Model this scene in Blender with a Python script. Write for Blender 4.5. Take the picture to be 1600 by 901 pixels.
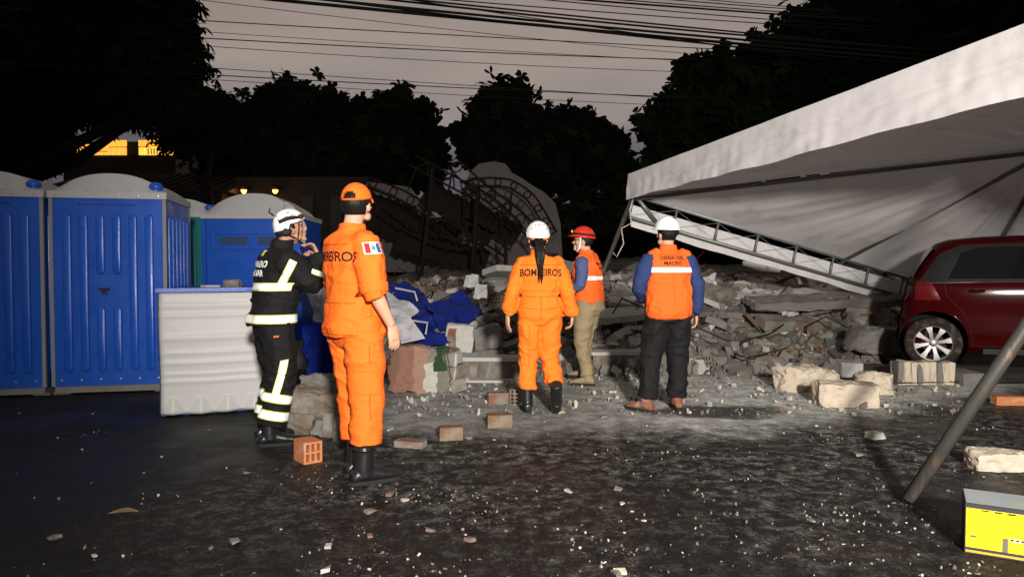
import bpy, bmesh, math, random
import numpy as np
from mathutils import Vector, Matrix, Euler, noise as mnoise
from mathutils.bvhtree import BVHTree

for o in list(bpy.data.objects): bpy.data.objects.remove(o)
S = bpy.context.scene
C = S.collection
R = math.radians
rnd = random.Random(7)

# ------------------------------------------------------------------ camera
CAMH, FPX, HORIZ = 1.35, 1143.0, 415.6
cd = bpy.data.cameras.new('camera'); cam = bpy.data.objects.new('camera', cd); C.objects.link(cam)
cam.location = (0, 0, CAMH); cam.rotation_euler = (R(90 - 1.75), 0, 0)
cd.sensor_width = 36; cd.lens = 36 * FPX / 1600; cd.clip_start = .05; cd.clip_end = 600
S.camera = cam
S.render.engine = 'CYCLES'
S.view_settings.view_transform = 'Standard'; S.view_settings.look = 'None'
S.view_settings.exposure = 0; S.view_settings.gamma = 1; S.view_settings.use_curve_mapping = False

# ------------------------------------------------------------------ night sky: low cloud lit by the town
SUN_EL, SUN_ROT = R(58), R(200)
w = bpy.data.worlds.new('World'); S.world = w; w.use_nodes = True
nt = w.node_tree; nt.nodes.clear()
N = nt.nodes.new; L = nt.links.new
out = N('ShaderNodeOutputWorld'); add = N('ShaderNodeAddShader')
bg1 = N('ShaderNodeBackground'); sky = N('ShaderNodeTexSky'); sky.sky_type = 'NISHITA'; sky.sun_disc = False
sky.sun_elevation = SUN_EL; sky.sun_rotation = SUN_ROT
bg1.inputs[1].default_value = .0006
L(sky.outputs[0], bg1.inputs[0])
tc = N('ShaderNodeTexCoord'); sx = N('ShaderNodeSeparateXYZ'); L(tc.outputs['Generated'], sx.inputs[0])
mp = N('ShaderNodeMapping'); mp.inputs['Scale'].default_value = (1.1, 1.1, 4.0); L(tc.outputs['Generated'], mp.inputs[0])
nz = N('ShaderNodeTexNoise'); nz.inputs['Scale'].default_value = 2.2; nz.inputs['Detail'].default_value = 4; nz.inputs['Roughness'].default_value = .5
L(mp.outputs[0], nz.inputs['Vector'])
ma = N('ShaderNodeMath'); ma.operation = 'MULTIPLY_ADD'; ma.inputs[1].default_value = .26; ma.inputs[2].default_value = -.13
L(nz.outputs[0], ma.inputs[0])
mb = N('ShaderNodeMath'); mb.operation = 'ADD'; L(sx.outputs[2], mb.inputs[0]); L(ma.outputs[0], mb.inputs[1])
cr = N('ShaderNodeValToRGB'); L(mb.outputs[0], cr.inputs[0])
e = cr.color_ramp.elements
e[0].position = 0.0; e[0].color = (.070, .062, .078, 1)
e[1].position = .275; e[1].color = (.350, .292, .256, 1)
for po_, co_ in ((.13, (.108, .097, .116)), (.19, (.190, .169, .178)), (.23, (.290, .248, .230)), (.36, (.262, .217, .188)), (.60, (.170, .140, .118))):
    k = e.new(po_); k.color = co_ + (1,)
bg2 = N('ShaderNodeBackground'); bg2.inputs[1].default_value = 1.0
L(cr.outputs[0], bg2.inputs[0]); L(bg1.outputs[0], add.inputs[0]); L(bg2.outputs[0], add.inputs[1]); L(add.outputs[0], out.inputs[0])

sd = bpy.data.lights.new('sun', 'SUN'); sd.energy = .12; sd.angle = R(25); sd.color = (.95, .97, 1)
sun = bpy.data.objects.new('sun', sd); C.objects.link(sun); sun.rotation_euler = (R(90) - SUN_EL, 0, R(-20))

# the rescue crew's floodlight that lights the street from behind the camera
LAMP = Vector((1.3, -3.9, 3.0))
ld = bpy.data.lights.new('floodlight', 'SPOT'); ld.energy = 9300; ld.color = (1, .95, .875)
ld.spot_size = R(71); ld.spot_blend = 1.0; ld.shadow_soft_size = .25
lo = bpy.data.objects.new('floodlight', ld); C.objects.link(lo); lo.location = LAMP
lo.rotation_euler = (Vector((1.5, 8.5, 1.2)) - LAMP).to_track_quat('-Z', 'Y').to_euler()

# ------------------------------------------------------------------ helpers
def PX(px, py, Y):
    """world point that stands at depth Y (m) and shows at photo pixel px,py (used to survey the place)"""
    u = (px - 800) / FPX; v = (450.5 - py) / FPX
    t = R(1.75); c, s = math.cos(t), math.sin(t)
    fy = c + v * s; fz = v * c - s
    return Vector((u / fy * Y, Y, CAMH + fz / fy * Y))
def GR(px, py, z=0.0):
    u = (px - 800) / FPX; v = (450.5 - py) / FPX
    t = R(1.75); c, s = math.cos(t), math.sin(t)
    fy = c + v * s; fz = v * c - s
    Y = (z - CAMH) / fz * fy
    return Vector((u / fy * Y, Y, z))

def hash3(i, j, k, seed):
    h = (i.astype(np.int64) * 374761393 + j.astype(np.int64) * 668265263 + k.astype(np.int64) * 2147483647 + seed * 974711) & 0xffffffff
    h = ((h ^ (h >> 13)) * 1274126177) & 0xffffffff
    h = (h ^ (h >> 16)) & 0xffffffff
    return h.astype(np.float64) / 4294967295.0
def vnoise(P, seed=0):
    P = np.asarray(P, float); F = np.floor(P); f = P - F; f = f * f * (3 - 2 * f)
    i, j, k = F[:, 0], F[:, 1], F[:, 2]
    r = 0
    for a in (0, 1):
        for b in (0, 1):
            for c in (0, 1):
                wgt = (f[:, 0] if a else 1 - f[:, 0]) * (f[:, 1] if b else 1 - f[:, 1]) * (f[:, 2] if c else 1 - f[:, 2])
                r = r + wgt * hash3(i + a, j + b, k + c, seed)
    return r * 2 - 1
def fbm(P, seed=0, oct=3):
    P = np.asarray(P, float); r = 0; a = 1
    for o in range(oct):
        r = r + a * vnoise(P * 2 ** o, seed + o * 17); a *= .5
    return r

class MB:
    """collects shapes into one mesh"""
    def __init__(s): s.v = []; s.f = []
    def add(s, v, f):
        n = len(s.v); s.v += [tuple(p) for p in v]; s.f += [tuple(i + n for i in q) for q in f]; return s
    def box(s, c, d, rot=None, taper=1):
        cx, cy, cz = c; hx, hy, hz = d[0] / 2, d[1] / 2, d[2] / 2
        v = [Vector((sx * hx * (taper if sz > 0 else 1), sy * hy * (taper if sz > 0 else 1), sz * hz)) for sz in (-1, 1) for sy in (-1, 1) for sx in (-1, 1)]
        if rot is not None: v = [rot @ p for p in v]
        v = [p + Vector(c) for p in v]
        return s.add(v, [(0, 2, 3, 1), (4, 5, 7, 6), (0, 1, 5, 4), (2, 6, 7, 3), (0, 4, 6, 2), (1, 3, 7, 5)])
    def tube(s, path, rad, n=8, cap=True, ref=None):
        path = [Vector(p) for p in path]; m = len(path)
        if not isinstance(rad, (list, tuple)): rad = [rad] * m
        T = []
        for i in range(m):
            t = path[min(i + 1, m - 1)] - path[max(i - 1, 0)]
            T.append(t.normalized() if t.length > 1e-9 else Vector((0, 0, 1)))
        u = Vector(ref) if ref is not None else T[0].orthogonal()
        u = (u - T[0] * u.dot(T[0]))
        u = u.normalized() if u.length > 1e-6 else T[0].orthogonal().normalized()
        v = []; f = []
        for i in range(m):
            u = u - T[i] * u.dot(T[i]); u = u.normalized() if u.length > 1e-6 else T[i].orthogonal().normalized()
            b = T[i].cross(u)
            r = rad[i]; ra, rb = r if isinstance(r, (list, tuple)) else (r, r)
            for k in range(n):
                a = 2 * math.pi * k / n
                v.append(path[i] + u * (math.cos(a) * ra) + b * (math.sin(a) * rb))
        for i in range(m - 1):
            for k in range(n):
                k2 = (k + 1) % n
                f.append((i * n + k, i * n + k2, (i + 1) * n + k2, (i + 1) * n + k))
        if cap:
            f.append(tuple(range(n - 1, -1, -1))); f.append(tuple((m - 1) * n + k for k in range(n)))
        return s.add(v, f)
    def rings(s, rings, n=24, p=2.3):
        """horizontal superellipse rings (cx,cy,z,hw,hd)"""
        v = []; f = []
        for (cx, cy, z, hw, hd) in rings:
            for k in range(n):
                a = 2 * math.pi * k / n; c, q = math.cos(a), math.sin(a)
                v.append((cx + hw * math.copysign(abs(c) ** (2 / p), c), cy + hd * math.copysign(abs(q) ** (2 / p), q), z))
        m = len(rings)
        for i in range(m - 1):
            for k in range(n):
                k2 = (k + 1) % n
                f.append((i * n + k, i * n + k2, (i + 1) * n + k2, (i + 1) * n + k))
        f.append(tuple(range(n - 1, -1, -1))); f.append(tuple((m - 1) * n + k for k in range(n)))
        return s.add(v, f)
    def ball(s, c, r, M=None, nu=16, nv=10, fn=None):
        rx, ry, rz = r if isinstance(r, (tuple, list)) else (r, r, r)
        v = []; f = []
        def pt(a, b):
            p = Vector((math.cos(a) * math.sin(b), math.sin(a) * math.sin(b), math.cos(b)))
            q = Vector((p.x * rx, p.y * ry, p.z * rz))
            if fn: q = fn(p, q)
            if M is not None: q = M @ q
            return q + Vector(c)
        v.append(pt(0, 0))
        for j in range(1, nv):
            for i in range(nu): v.append(pt(2 * math.pi * i / nu, math.pi * j / nv))
        v.append(pt(0, math.pi))
        for i in range(nu):
            f.append((0, 1 + i, 1 + (i + 1) % nu))
            for j in range(nv - 2):
                a = 1 + j * nu
                f.append((a + i, a + nu + i, a + nu + (i + 1) % nu, a + (i + 1) % nu))
            a = 1 + (nv - 2) * nu
            f.append((a + i, len(v) - 1, a + (i + 1) % nu))
        return s.add(v, f)
    def cyl(s, a, b, r, n=12, r2=None): return s.tube([a, b], [r, r if r2 is None else r2], n)
    def lathe(s, prof, axis_o, axis_d, n=28):
        """prof: (radius, along)"""
        d = Vector(axis_d).normalized(); u = d.orthogonal().normalized(); b = d.cross(u); o = Vector(axis_o)
        v = []; f = []; m = len(prof)
        for (r, t) in prof:
            for k in range(n):
                a = 2 * math.pi * k / n; v.append(o + d * t + (u * math.cos(a) + b * math.sin(a)) * r)
        for i in range(m - 1):
            for k in range(n):
                k2 = (k + 1) % n; f.append((i * n + k, i * n + k2, (i + 1) * n + k2, (i + 1) * n + k))
        return s.add(v, f)
    def grid(s, fn, nu, nv, thick=0):
        v = [fn(i / nu, j / nv) for j in range(nv + 1) for i in range(nu + 1)]
        f = [(j * (nu + 1) + i, j * (nu + 1) + i + 1, (j + 1) * (nu + 1) + i + 1, (j + 1) * (nu + 1) + i) for j in range(nv) for i in range(nu)]
        return s.add(v, f)
    def prism(s, pts, d):
        """extrude polygon pts (3D) by vector d"""
        n = len(pts); d = Vector(d); pts = [Vector(p) for p in pts]
        f = [tuple(range(n - 1, -1, -1)), tuple(range(n, 2 * n))] + [(i, (i + 1) % n, n + (i + 1) % n, n + i) for i in range(n)]
        return s.add(pts + [p + d for p in pts], f)
    def mesh(s, name='mesh', smooth=False, off=None, fix=True):
        v = s.v if off is None else [(p[0] - off[0], p[1] - off[1], p[2] - off[2]) for p in s.v]
        me = bpy.data.meshes.new(name); me.from_pydata(v, [], s.f); me.update()
        if fix:
            bm = bmesh.new(); bm.from_mesh(me); bmesh.ops.recalc_face_normals(bm, faces=bm.faces); bm.to_mesh(me); bm.free()
        if smooth: me.polygons.foreach_set('use_smooth', [True] * len(me.polygons))
        return me
    def build(s, name, m, parent=None, smooth=False, loc=None, rot=None, auto=None, fix=True):
        return ob(name, s.mesh(name, smooth or auto is not None, fix=fix), m, parent, loc, rot, auto)

def ob(name, me, m=None, parent=None, loc=None, rot=None, auto=None):
    o = bpy.data.objects.new(name, me); C.objects.link(o)
    if m is not None and not me.materials: me.materials.append(m)
    if parent is not None: o.parent = parent
    if loc is not None: o.location = loc
    if rot is not None: o.rotation_euler = rot
    if auto is not None: sharp(me, auto)
    return o
def sharp(me, deg):
    me.polygons.foreach_set('use_smooth', [True] * len(me.polygons))
    try: me.set_sharp_from_angle(angle=R(deg))
    except Exception: pass
def tag(o, label=None, cat=None, group=None, kind=None):
    if label: o['label'] = label
    if cat: o['category'] = cat
    if group: o['group'] = group
    if kind: o['kind'] = kind
    return o
def empty(name, loc=(0, 0, 0), rz=0, label=None, cat=None, group=None):
    o = bpy.data.objects.new(name, None); C.objects.link(o); o.location = loc; o.rotation_euler = (0, 0, rz)
    o.empty_display_size = .1
    return tag(o, label, cat, group)

def mat(name, col, rough=.6, metal=0, var=.12, vs=7, bump=0, bs=60, spec=.15, col2=None, c2=(.55, .68), c2s=4, rv=0, stretch=(1, 1, 1), trans=0, coat=0, rand=0):
    """procedural: base colour varied by noise, optional second colour in patches (dirt, wear), bump and gloss variation"""
    m = bpy.data.materials.new(name); m.use_nodes = True; t = m.node_tree; b = t.nodes['Principled BSDF']
    nn = t.nodes.new; ll = t.links.new
    tc = nn('ShaderNodeTexCoord'); mp = nn('ShaderNodeMapping'); mp.inputs['Scale'].default_value = stretch
    ll(tc.outputs['Object'], mp.inputs[0])
    if rand:
        oi = nn('ShaderNodeObjectInfo'); vm = nn('ShaderNodeVectorMath'); vm.operation = 'SCALE'; vm.inputs[3].default_value = 37.0
        cb = nn('ShaderNodeCombineXYZ')
        for q in range(3): ll(oi.outputs['Random'], cb.inputs[q])
        ll(cb.outputs[0], vm.inputs[0]); ll(vm.outputs[0], mp.inputs['Location'])
    n1 = nn('ShaderNodeTexNoise'); n1.inputs['Scale'].default_value = vs; n1.inputs['Detail'].default_value = 5; n1.inputs['Roughness'].default_value = .6
    ll(mp.outputs[0], n1.inputs['Vector'])
    mx = nn('ShaderNodeMix'); mx.data_type = 'RGBA'
    mx.inputs[6].default_value = tuple(c * (1 - var) for c in col) + (1,); mx.inputs[7].default_value = tuple(min(1, c * (1 + var)) for c in col) + (1,)
    ll(n1.outputs[0], mx.inputs[0]); last = mx.outputs[2]
    if col2:
        n2 = nn('ShaderNodeTexNoise'); n2.inputs['Scale'].default_value = c2s; n2.inputs['Detail'].default_value = 6; n2.inputs['Roughness'].default_value = .65
        ll(mp.outputs[0], n2.inputs['Vector'])
        mr = nn('ShaderNodeMapRange'); mr.inputs[1].default_value, mr.inputs[2].default_value = c2; ll(n2.outputs[0], mr.inputs[0])
        m2 = nn('ShaderNodeMix'); m2.data_type = 'RGBA'; ll(mr.outputs[0], m2.inputs[0]); ll(last, m2.inputs[6]); m2.inputs[7].default_value = tuple(col2) + (1,)
        last = m2.outputs[2]
    ll(last, b.inputs['Base Color'])
    b.inputs['Roughness'].default_value = rough; b.inputs['Metallic'].default_value = metal
    b.inputs['Specular IOR Level'].default_value = spec
    if coat: b.inputs['Coat Weight'].default_value = coat; b.inputs['Coat Roughness'].default_value = .12
    if trans: b.inputs['Transmission Weight'].default_value = trans
    if rv:
        r1 = nn('ShaderNodeMapRange'); r1.inputs[1].default_value = .3; r1.inputs[2].default_value = .7
        r1.inputs[3].default_value = max(.03, rough - rv); r1.inputs[4].default_value = min(1, rough + rv)
        ll(n1.outputs[0], r1.inputs[0]); ll(r1.outputs[0], b.inputs['Roughness'])
    if bump:
        n3 = nn('ShaderNodeTexNoise'); n3.inputs['Scale'].default_value = bs; n3.inputs['Detail'].default_value = 4
        ll(mp.outputs[0], n3.inputs['Vector'])
        bp = nn('ShaderNodeBump'); bp.inputs['Strength'].default_value = min(1, bump); bp.inputs['Distance'].default_value = .01
        ll(n3.outputs[0], bp.inputs['Height']); ll(bp.outputs[0], b.inputs['Normal'])
    return m
def emis(name, col, st):
    m = bpy.data.materials.new(name); m.use_nodes = True; b = m.node_tree.nodes['Principled BSDF']
    b.inputs['Base Color'].default_value = (*col, 1); b.inputs['Emission Color'].default_value = (*col, 1); b.inputs['Emission Strength'].default_value = st
    return m

def vox(mb, voxel, smooth=2, fold=None, name='m'):
    """one continuous surface from overlapping closed shapes"""
    me = mb.mesh('tmp'); o = bpy.data.objects.new('tmp', me); C.objects.link(o)
    r = o.modifiers.new('r', 'REMESH'); r.mode = 'VOXEL'; r.voxel_size = voxel; r.use_smooth_shade = True
    if smooth:
        s = o.modifiers.new('s', 'SMOOTH'); s.factor = .5; s.iterations = smooth
    dg = bpy.context.evaluated_depsgraph_get(); dg.update()
    m2 = bpy.data.meshes.new_from_object(o.evaluated_get(dg)); m2.name = name
    bpy.data.objects.remove(o); bpy.data.meshes.remove(me)
    if fold is not None:
        n = len(m2.vertices); co = np.empty(n * 3); m2.vertices.foreach_get('co', co); co = co.reshape(-1, 3)
        no = np.empty(n * 3); m2.vertices.foreach_get('normal', no); no = no.reshape(-1, 3)
        d = fold(co, no); co = co + no * d[:, None]
        m2.vertices.foreach_set('co', co.ravel()); m2.update()
    m2.polygons.foreach_set('use_smooth', [True] * len(m2.polygons))
    return m2
def bvh_of(me):
    bm = bmesh.new(); bm.from_mesh(me); t = BVHTree.FromBMesh(bm); bm.free(); return t
def ribbon(bvh, samples, name, m, parent, off=.004, reach=.3, closed=False, rows=3):
    """strip laid on a garment; samples = (point, outward dir, width vector)"""
    v = []; f = []; ok = []
    for (p, d, wv) in samples:
        d = Vector(d).normalized(); row = []
        for r in range(rows):
            q = Vector(p) + Vector(wv) * (r / (rows - 1) - .5)
            h, nn_, _, dist = bvh.ray_cast(q + d * reach, -d, reach * 1.6)
            row.append(None if h is None else h + d * off)
        ok.append(all(x is not None for x in row)); v += [x if x is not None else Vector(p) for x in row]
    n = len(samples)
    for i in range(n if closed else n - 1):
        j = (i + 1) % n
        if ok[i] and ok[j]:
            for r in range(rows - 1): f.append((i * rows + r, i * rows + r + 1, j * rows + r + 1, j * rows + r))
    mb = MB(); mb.add(v, f); return mb.build(name, m, parent, smooth=True, fix=False)
def text_mesh(txt, size, bold=.012, arc=0, width=1.0):
    cu = bpy.data.curves.new('t', 'FONT'); cu.body = txt; cu.size = size; cu.align_x = 'CENTER'; cu.align_y = 'CENTER'; cu.offset = bold * size
    cu.resolution_u = 3
    o = bpy.data.objects.new('t', cu); C.objects.link(o); dg = bpy.context.evaluated_depsgraph_get(); dg.update()
    me = bpy.data.meshes.new_from_object(o.evaluated_get(dg)); bpy.data.objects.remove(o)
    bm = bmesh.new(); bm.from_mesh(me); bmesh.ops.triangulate(bm, faces=bm.faces)
    for _ in range(3):
        es = [ed for ed in bm.edges if ed.calc_length() > size * .3]
        if es: bmesh.ops.subdivide_edges(bm, edges=es, cuts=1); bmesh.ops.triangulate(bm, faces=bm.faces)
    for vv in bm.verts:
        vv.co.x *= width
        if arc: vv.co.y -= arc * (vv.co.x / size) ** 2
    bm.to_mesh(me); bm.free(); return me
def text_on(bvh, txt, size, org, U, V, Nn, name, m, parent, off=.004, reach=.25, **kw):
    me = text_mesh(txt, size, **kw); U, V, Nn = Vector(U).normalized(), Vector(V).normalized(), Vector(Nn).normalized(); org = Vector(org)
    bad = set()
    for i, vv in enumerate(me.vertices):
        p = org + U * vv.co.x + V * vv.co.y
        if bvh is None: vv.co = p + Nn * off; continue
        h, _, _, _ = bvh.ray_cast(p + Nn * reach, -Nn, reach * 2)
        if h is None: bad.add(i); vv.co = p
        else: vv.co = h + Nn * off
    if bad:
        bm = bmesh.new(); bm.from_mesh(me); bm.verts.ensure_lookup_table()
        bmesh.ops.delete(bm, geom=[bm.verts[i] for i in bad], context='VERTS'); bm.to_mesh(me); bm.free()
    me.update(); return ob(name, me, m, parent)
def copy_tree(o, parent=None):
    c = o.copy(); C.objects.link(c); c.parent = parent
    for ch in list(o.children): copy_tree(ch, c)
    return c
# ------------------------------------------------------------------ ground: wet asphalt with plaster dust
def ground_material():
    m = bpy.data.materials.new('asphalt_with_dust'); m.use_nodes = True; t = m.node_tree; b = t.nodes['Principled BSDF']
    nn = t.nodes.new; ll = t.links.new
    tc = nn('ShaderNodeTexCoord'); P = tc.outputs['Object']
    sp = nn('ShaderNodeSeparateXYZ'); ll(P, sp.inputs[0])
    def M(op, a, b_=None, c=None, clamp=False):
        q = nn('ShaderNodeMath'); q.operation = op; q.use_clamp = clamp
        for i, x in enumerate((a, b_, c)):
            if x is None: continue
            if isinstance(x, (int, float)): q.inputs[i].default_value = x
            else: ll(x, q.inputs[i])
        return q.outputs[0]
    def NZ(scale, det=5, rough=.6, vec=P, dist=0):
        q = nn('ShaderNodeTexNoise'); q.inputs['Scale'].default_value = scale; q.inputs['Detail'].default_value = det
        q.inputs['Roughness'].default_value = rough; q.inputs['Distortion'].default_value = dist; ll(vec, q.inputs['Vector']); return q.outputs[0]
    def MR(x, a, b_, c=0, d=1, smooth=True):
        q = nn('ShaderNodeMapRange'); q.interpolation_type = 'SMOOTHSTEP' if smooth else 'LINEAR'
        for i, y in zip((1, 2, 3, 4), (a, b_, c, d)): q.inputs[i].default_value = y
        ll(x, q.inputs[0]); return q.outputs[0]
    def MIX(f, a, b_):
        q = nn('ShaderNodeMix'); q.data_type = 'RGBA'
        if isinstance(f, (int, float)): q.inputs[0].default_value = f
        else: ll(f, q.inputs[0])
        for i, x in ((6, a), (7, b_)):
            if isinstance(x, tuple): q.inputs[i].default_value = x + (1,)
            else: ll(x, q.inputs[i])
        return q.outputs[2]
    X, Y = sp.outputs[0], sp.outputs[1]
    fine = NZ(160, 3, .7); mid = NZ(9, 6, .65); big = NZ(.9, 4, .55)
    vo = nn('ShaderNodeTexVoronoi'); vo.inputs['Scale'].default_value = 110; ll(P, vo.inputs['Vector'])
    agg = MR(vo.outputs['Distance'], .1, .6)
    grit = MR(NZ(48, 9, .82), .40, .66)
    base = MIX(M('MULTIPLY', grit, MR(NZ(2.2, 5, .65), .30, .62, .25, 1)), (.0022, .0022, .0028), (.030, .0275, .0245))
    base = MIX(M('MULTIPLY', fine, .5), base, (.030, .029, .027))
    base = MIX(M('MULTIPLY', MR(NZ(17, 4, .6), .52, .70), .30), base, (.028, .036, .027))
    base = MIX(M('MULTIPLY', MR(mid, .52, .74), .3), base, (.040, .037, .032))                # trodden-in grey mud
    base = MIX(M('MULTIPLY', MR(big, .50, .70), .35), base, (.055, .036, .030))                # brick-dust tint
    # plaster dust: thick apron before the rubble, its edge runs off to the right; scuffed film nearer the camera
    edge = M('ADD', M('MULTIPLY', M('MAXIMUM', M('SUBTRACT', X, 1.9), 0.0), .55), 5.62)
    n2 = M('MULTIPLY_ADD', NZ(1.6, 6, .6), 1.6, -.8)
    dy = M('ADD', M('ADD', M('SUBTRACT', Y, edge), n2), M('ADD', M('MULTIPLY_ADD', NZ(6, 6, .7), 1.3, -.65), M('MULTIPLY_ADD', NZ(26, 5, .7), .9, -.45)))
    apron = MR(dy, -.15, .75)
    rightw = MR(M('ADD', X, M('MULTIPLY', n2, .5)), .4, 1.8, .52, 1)
    leftcut = MR(X, -2.3, -.9)
    patch = MR(NZ(5.5, 8, .72), .40, .62)
    a1 = M('MULTIPLY', M('MULTIPLY', apron, rightw), M('MULTIPLY', leftcut, MR(patch, 0, 1, .55, 1)))
    # a wet hole in the apron
    hx = M('DIVIDE', M('SUBTRACT', X, 1.95), .75); hy = M('DIVIDE', M('SUBTRACT', Y, 6.75), .36)
    hole = M('ADD', M('ADD', M('MULTIPLY', hx, hx), M('MULTIPLY', hy, hy)), M('MULTIPLY', M('ADD', n2, M('MULTIPLY_ADD', NZ(6, 6, .7), 1.6, -.8)), 1.1))
    a1 = M('MULTIPLY', a1, MR(hole, .25, 1.25, .08, 1))
    film = M('MULTIPLY', M('MULTIPLY', MR(NZ(8.5, 14, .82, dist=.1), .46, .64), MR(NZ(.9, 4, .6), .36, .62, .35, 1)), MR(M('ADD', Y, M('MULTIPLY', n2, 1.2)), 2.2, 6.2, .10, .95))
    film = M('MULTIPLY', M('MULTIPLY', film, MR(grit, 0, 1, .25, 1)), MR(X, -2.6, -.6, .04, 1))
    sv = nn('ShaderNodeTexVoronoi'); sv.inputs['Scale'].default_value = 34; ll(P, sv.inputs['Vector'])
    spk = M('MULTIPLY', MR(sv.outputs['Distance'], .13, .07), MR(NZ(2.4, 4, .6), .47, .62))
    spk = M('MULTIPLY', spk, MR(X, -3.0, -1.2, .05, .40))
    dust = M('MAXIMUM', M('MAXIMUM', a1, film), spk)
    dcol = MIX(NZ(22, 5, .7), (.66, .665, .635), (.95, .95, .91))
    ll(MIX(M('MULTIPLY', dust, .93), base, dcol), b.inputs['Base Color'])
    wet = MR(big, .35, .62)
    rgh = M('ADD', M('MULTIPLY', wet, .28), .30)
    ll(M('MAXIMUM', rgh, M('MULTIPLY', dust, .95)), b.inputs['Roughness'])
    b.inputs['Specular IOR Level'].default_value = .09
    h = M('ADD', M('MULTIPLY', fine, .5), M('ADD', M('MULTIPLY', agg, -.35), M('MULTIPLY', mid, 1.3)))
    h = M('ADD', M('ADD', h, M('MULTIPLY', grit, 1.2)), M('MULTIPLY', dust, .5))
    bp = nn('ShaderNodeBump'); bp.inputs['Strength'].default_value = .75; bp.inputs['Distance'].default_value = .012
    ll(h, bp.inputs['Height']); ll(bp.outputs[0], b.inputs['Normal'])
    return m
g = MB(); g.add([(-260, -60, 0), (260, -60, 0), (260, 400, 0), (-260, 400, 0)], [(0, 1, 2, 3)])
ground = tag(g.build('ground', ground_material(), fix=False), 'dark wet asphalt street dusted with pale plaster', 'ground', kind='structure')
del ground['category']

# ------------------------------------------------------------------ portable toilets
M_blue = mat('blue_polyethylene', (.008, .066, .37), .36, spec=.35, var=.12, vs=3, bump=.12, bs=25, rv=.10, col2=(.05, .09, .30), c2=(.60, .85), c2s=9)
M_blue2 = mat('blue_polyethylene_rib', (.009, .070, .39), .32, spec=.35, var=.10, vs=4, bump=.10, bs=25, rv=.10, col2=(.06, .10, .32), c2=(.60, .85), c2s=12)
M_teal = mat('teal_polyethylene', (.010, .12, .13), .4, var=.15, vs=3)
M_roof = mat('white_roof_plastic', (.35, .35, .355), .5, var=.08, vs=5, bump=.1, bs=30, col2=(.30, .29, .27), c2=(.55, .8), c2s=5)
M_white = mat('white_polyethylene', (.42, .416, .412), .42, var=.05, vs=4, bump=.1, bs=20, col2=(.48, .44, .38), c2=(.62, .85), c2s=5)
M_grey = mat('grey_post', (.20, .20, .20), .5, var=.15)
M_dark = mat('dark_plastic', (.015, .015, .016), .5)
M_steel = mat('bolt_steel', (.55, .55, .55), .35, metal=1)
M_skid = mat('skid_plastic', (.16, .15, .14), .8, var=.25, bump=.3)

def capsule_rib(x, z0, z1, wd, proud, y0=0.0, n=8):
    """raised rounded rib on a wall facing -y"""
    mb = MB(); r = wd / 2; out = []
    for k in range(n + 1): a = math.pi * k / n; out.append((x + r * math.cos(a), z1 - r + r * math.sin(a)))
    for k in range(n + 1): a = math.pi + math.pi * k / n; out.append((x + r * math.cos(a), z0 + r + r * math.sin(a)))
    cx, cz = x, (z0 + z1) / 2; m = len(out)
    lv = [(1.0, 0), (.93, proud * .8), (.72, proud)]
    v = []
    for (s_, d) in lv:
        for (px, pz) in out:
            ez = min(max(pz, z0 + r), z1 - r)
            v.append((x + (px - x) * s_, y0 - d, ez + (pz - ez) * s_))
    f = []
    for i in range(2):
        for k in range(m): f.append((i * m + k, i * m + (k + 1) % m, (i + 1) * m + (k + 1) % m, (i + 1) * m + k))
    f.append(tuple(2 * m + k for k in range(m)))
    return mb.add(v, f)
def roof_mesh(w, d, H, over=.03, pleat=5):
    mb = MB(); W2, D2 = w / 2 + over, d / 2 + over
    def fn(u, v):
        a, b_ = u * 2 - 1, v * 2 - 1
        tri = abs(((a * pleat * .5 + .5) % 1) * 2 - 1)           # scallops along the front and back edges
        ts = abs(((b_ * pleat * .5 + .5) % 1) * 2 - 1)
        prof = max(0, 1 - abs(a) ** 2.3)
        ev = max(0.0, min(1, (1 - abs(b_)) * 5.0)); eu = max(0.0, min(1, (1 - abs(a)) * 6.0))
        g_ = ev * (1 - tri * .55) + tri * .55 * (1 if ev > .02 else 0) * min(1, ev * 2.6)
        z = H * prof * min(1, max(0, g_ if ev < 1 else 1))
        return Vector((a * W2, b_ * D2, z))
    mb.grid(fn, 60, 40)
    return mb
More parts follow.
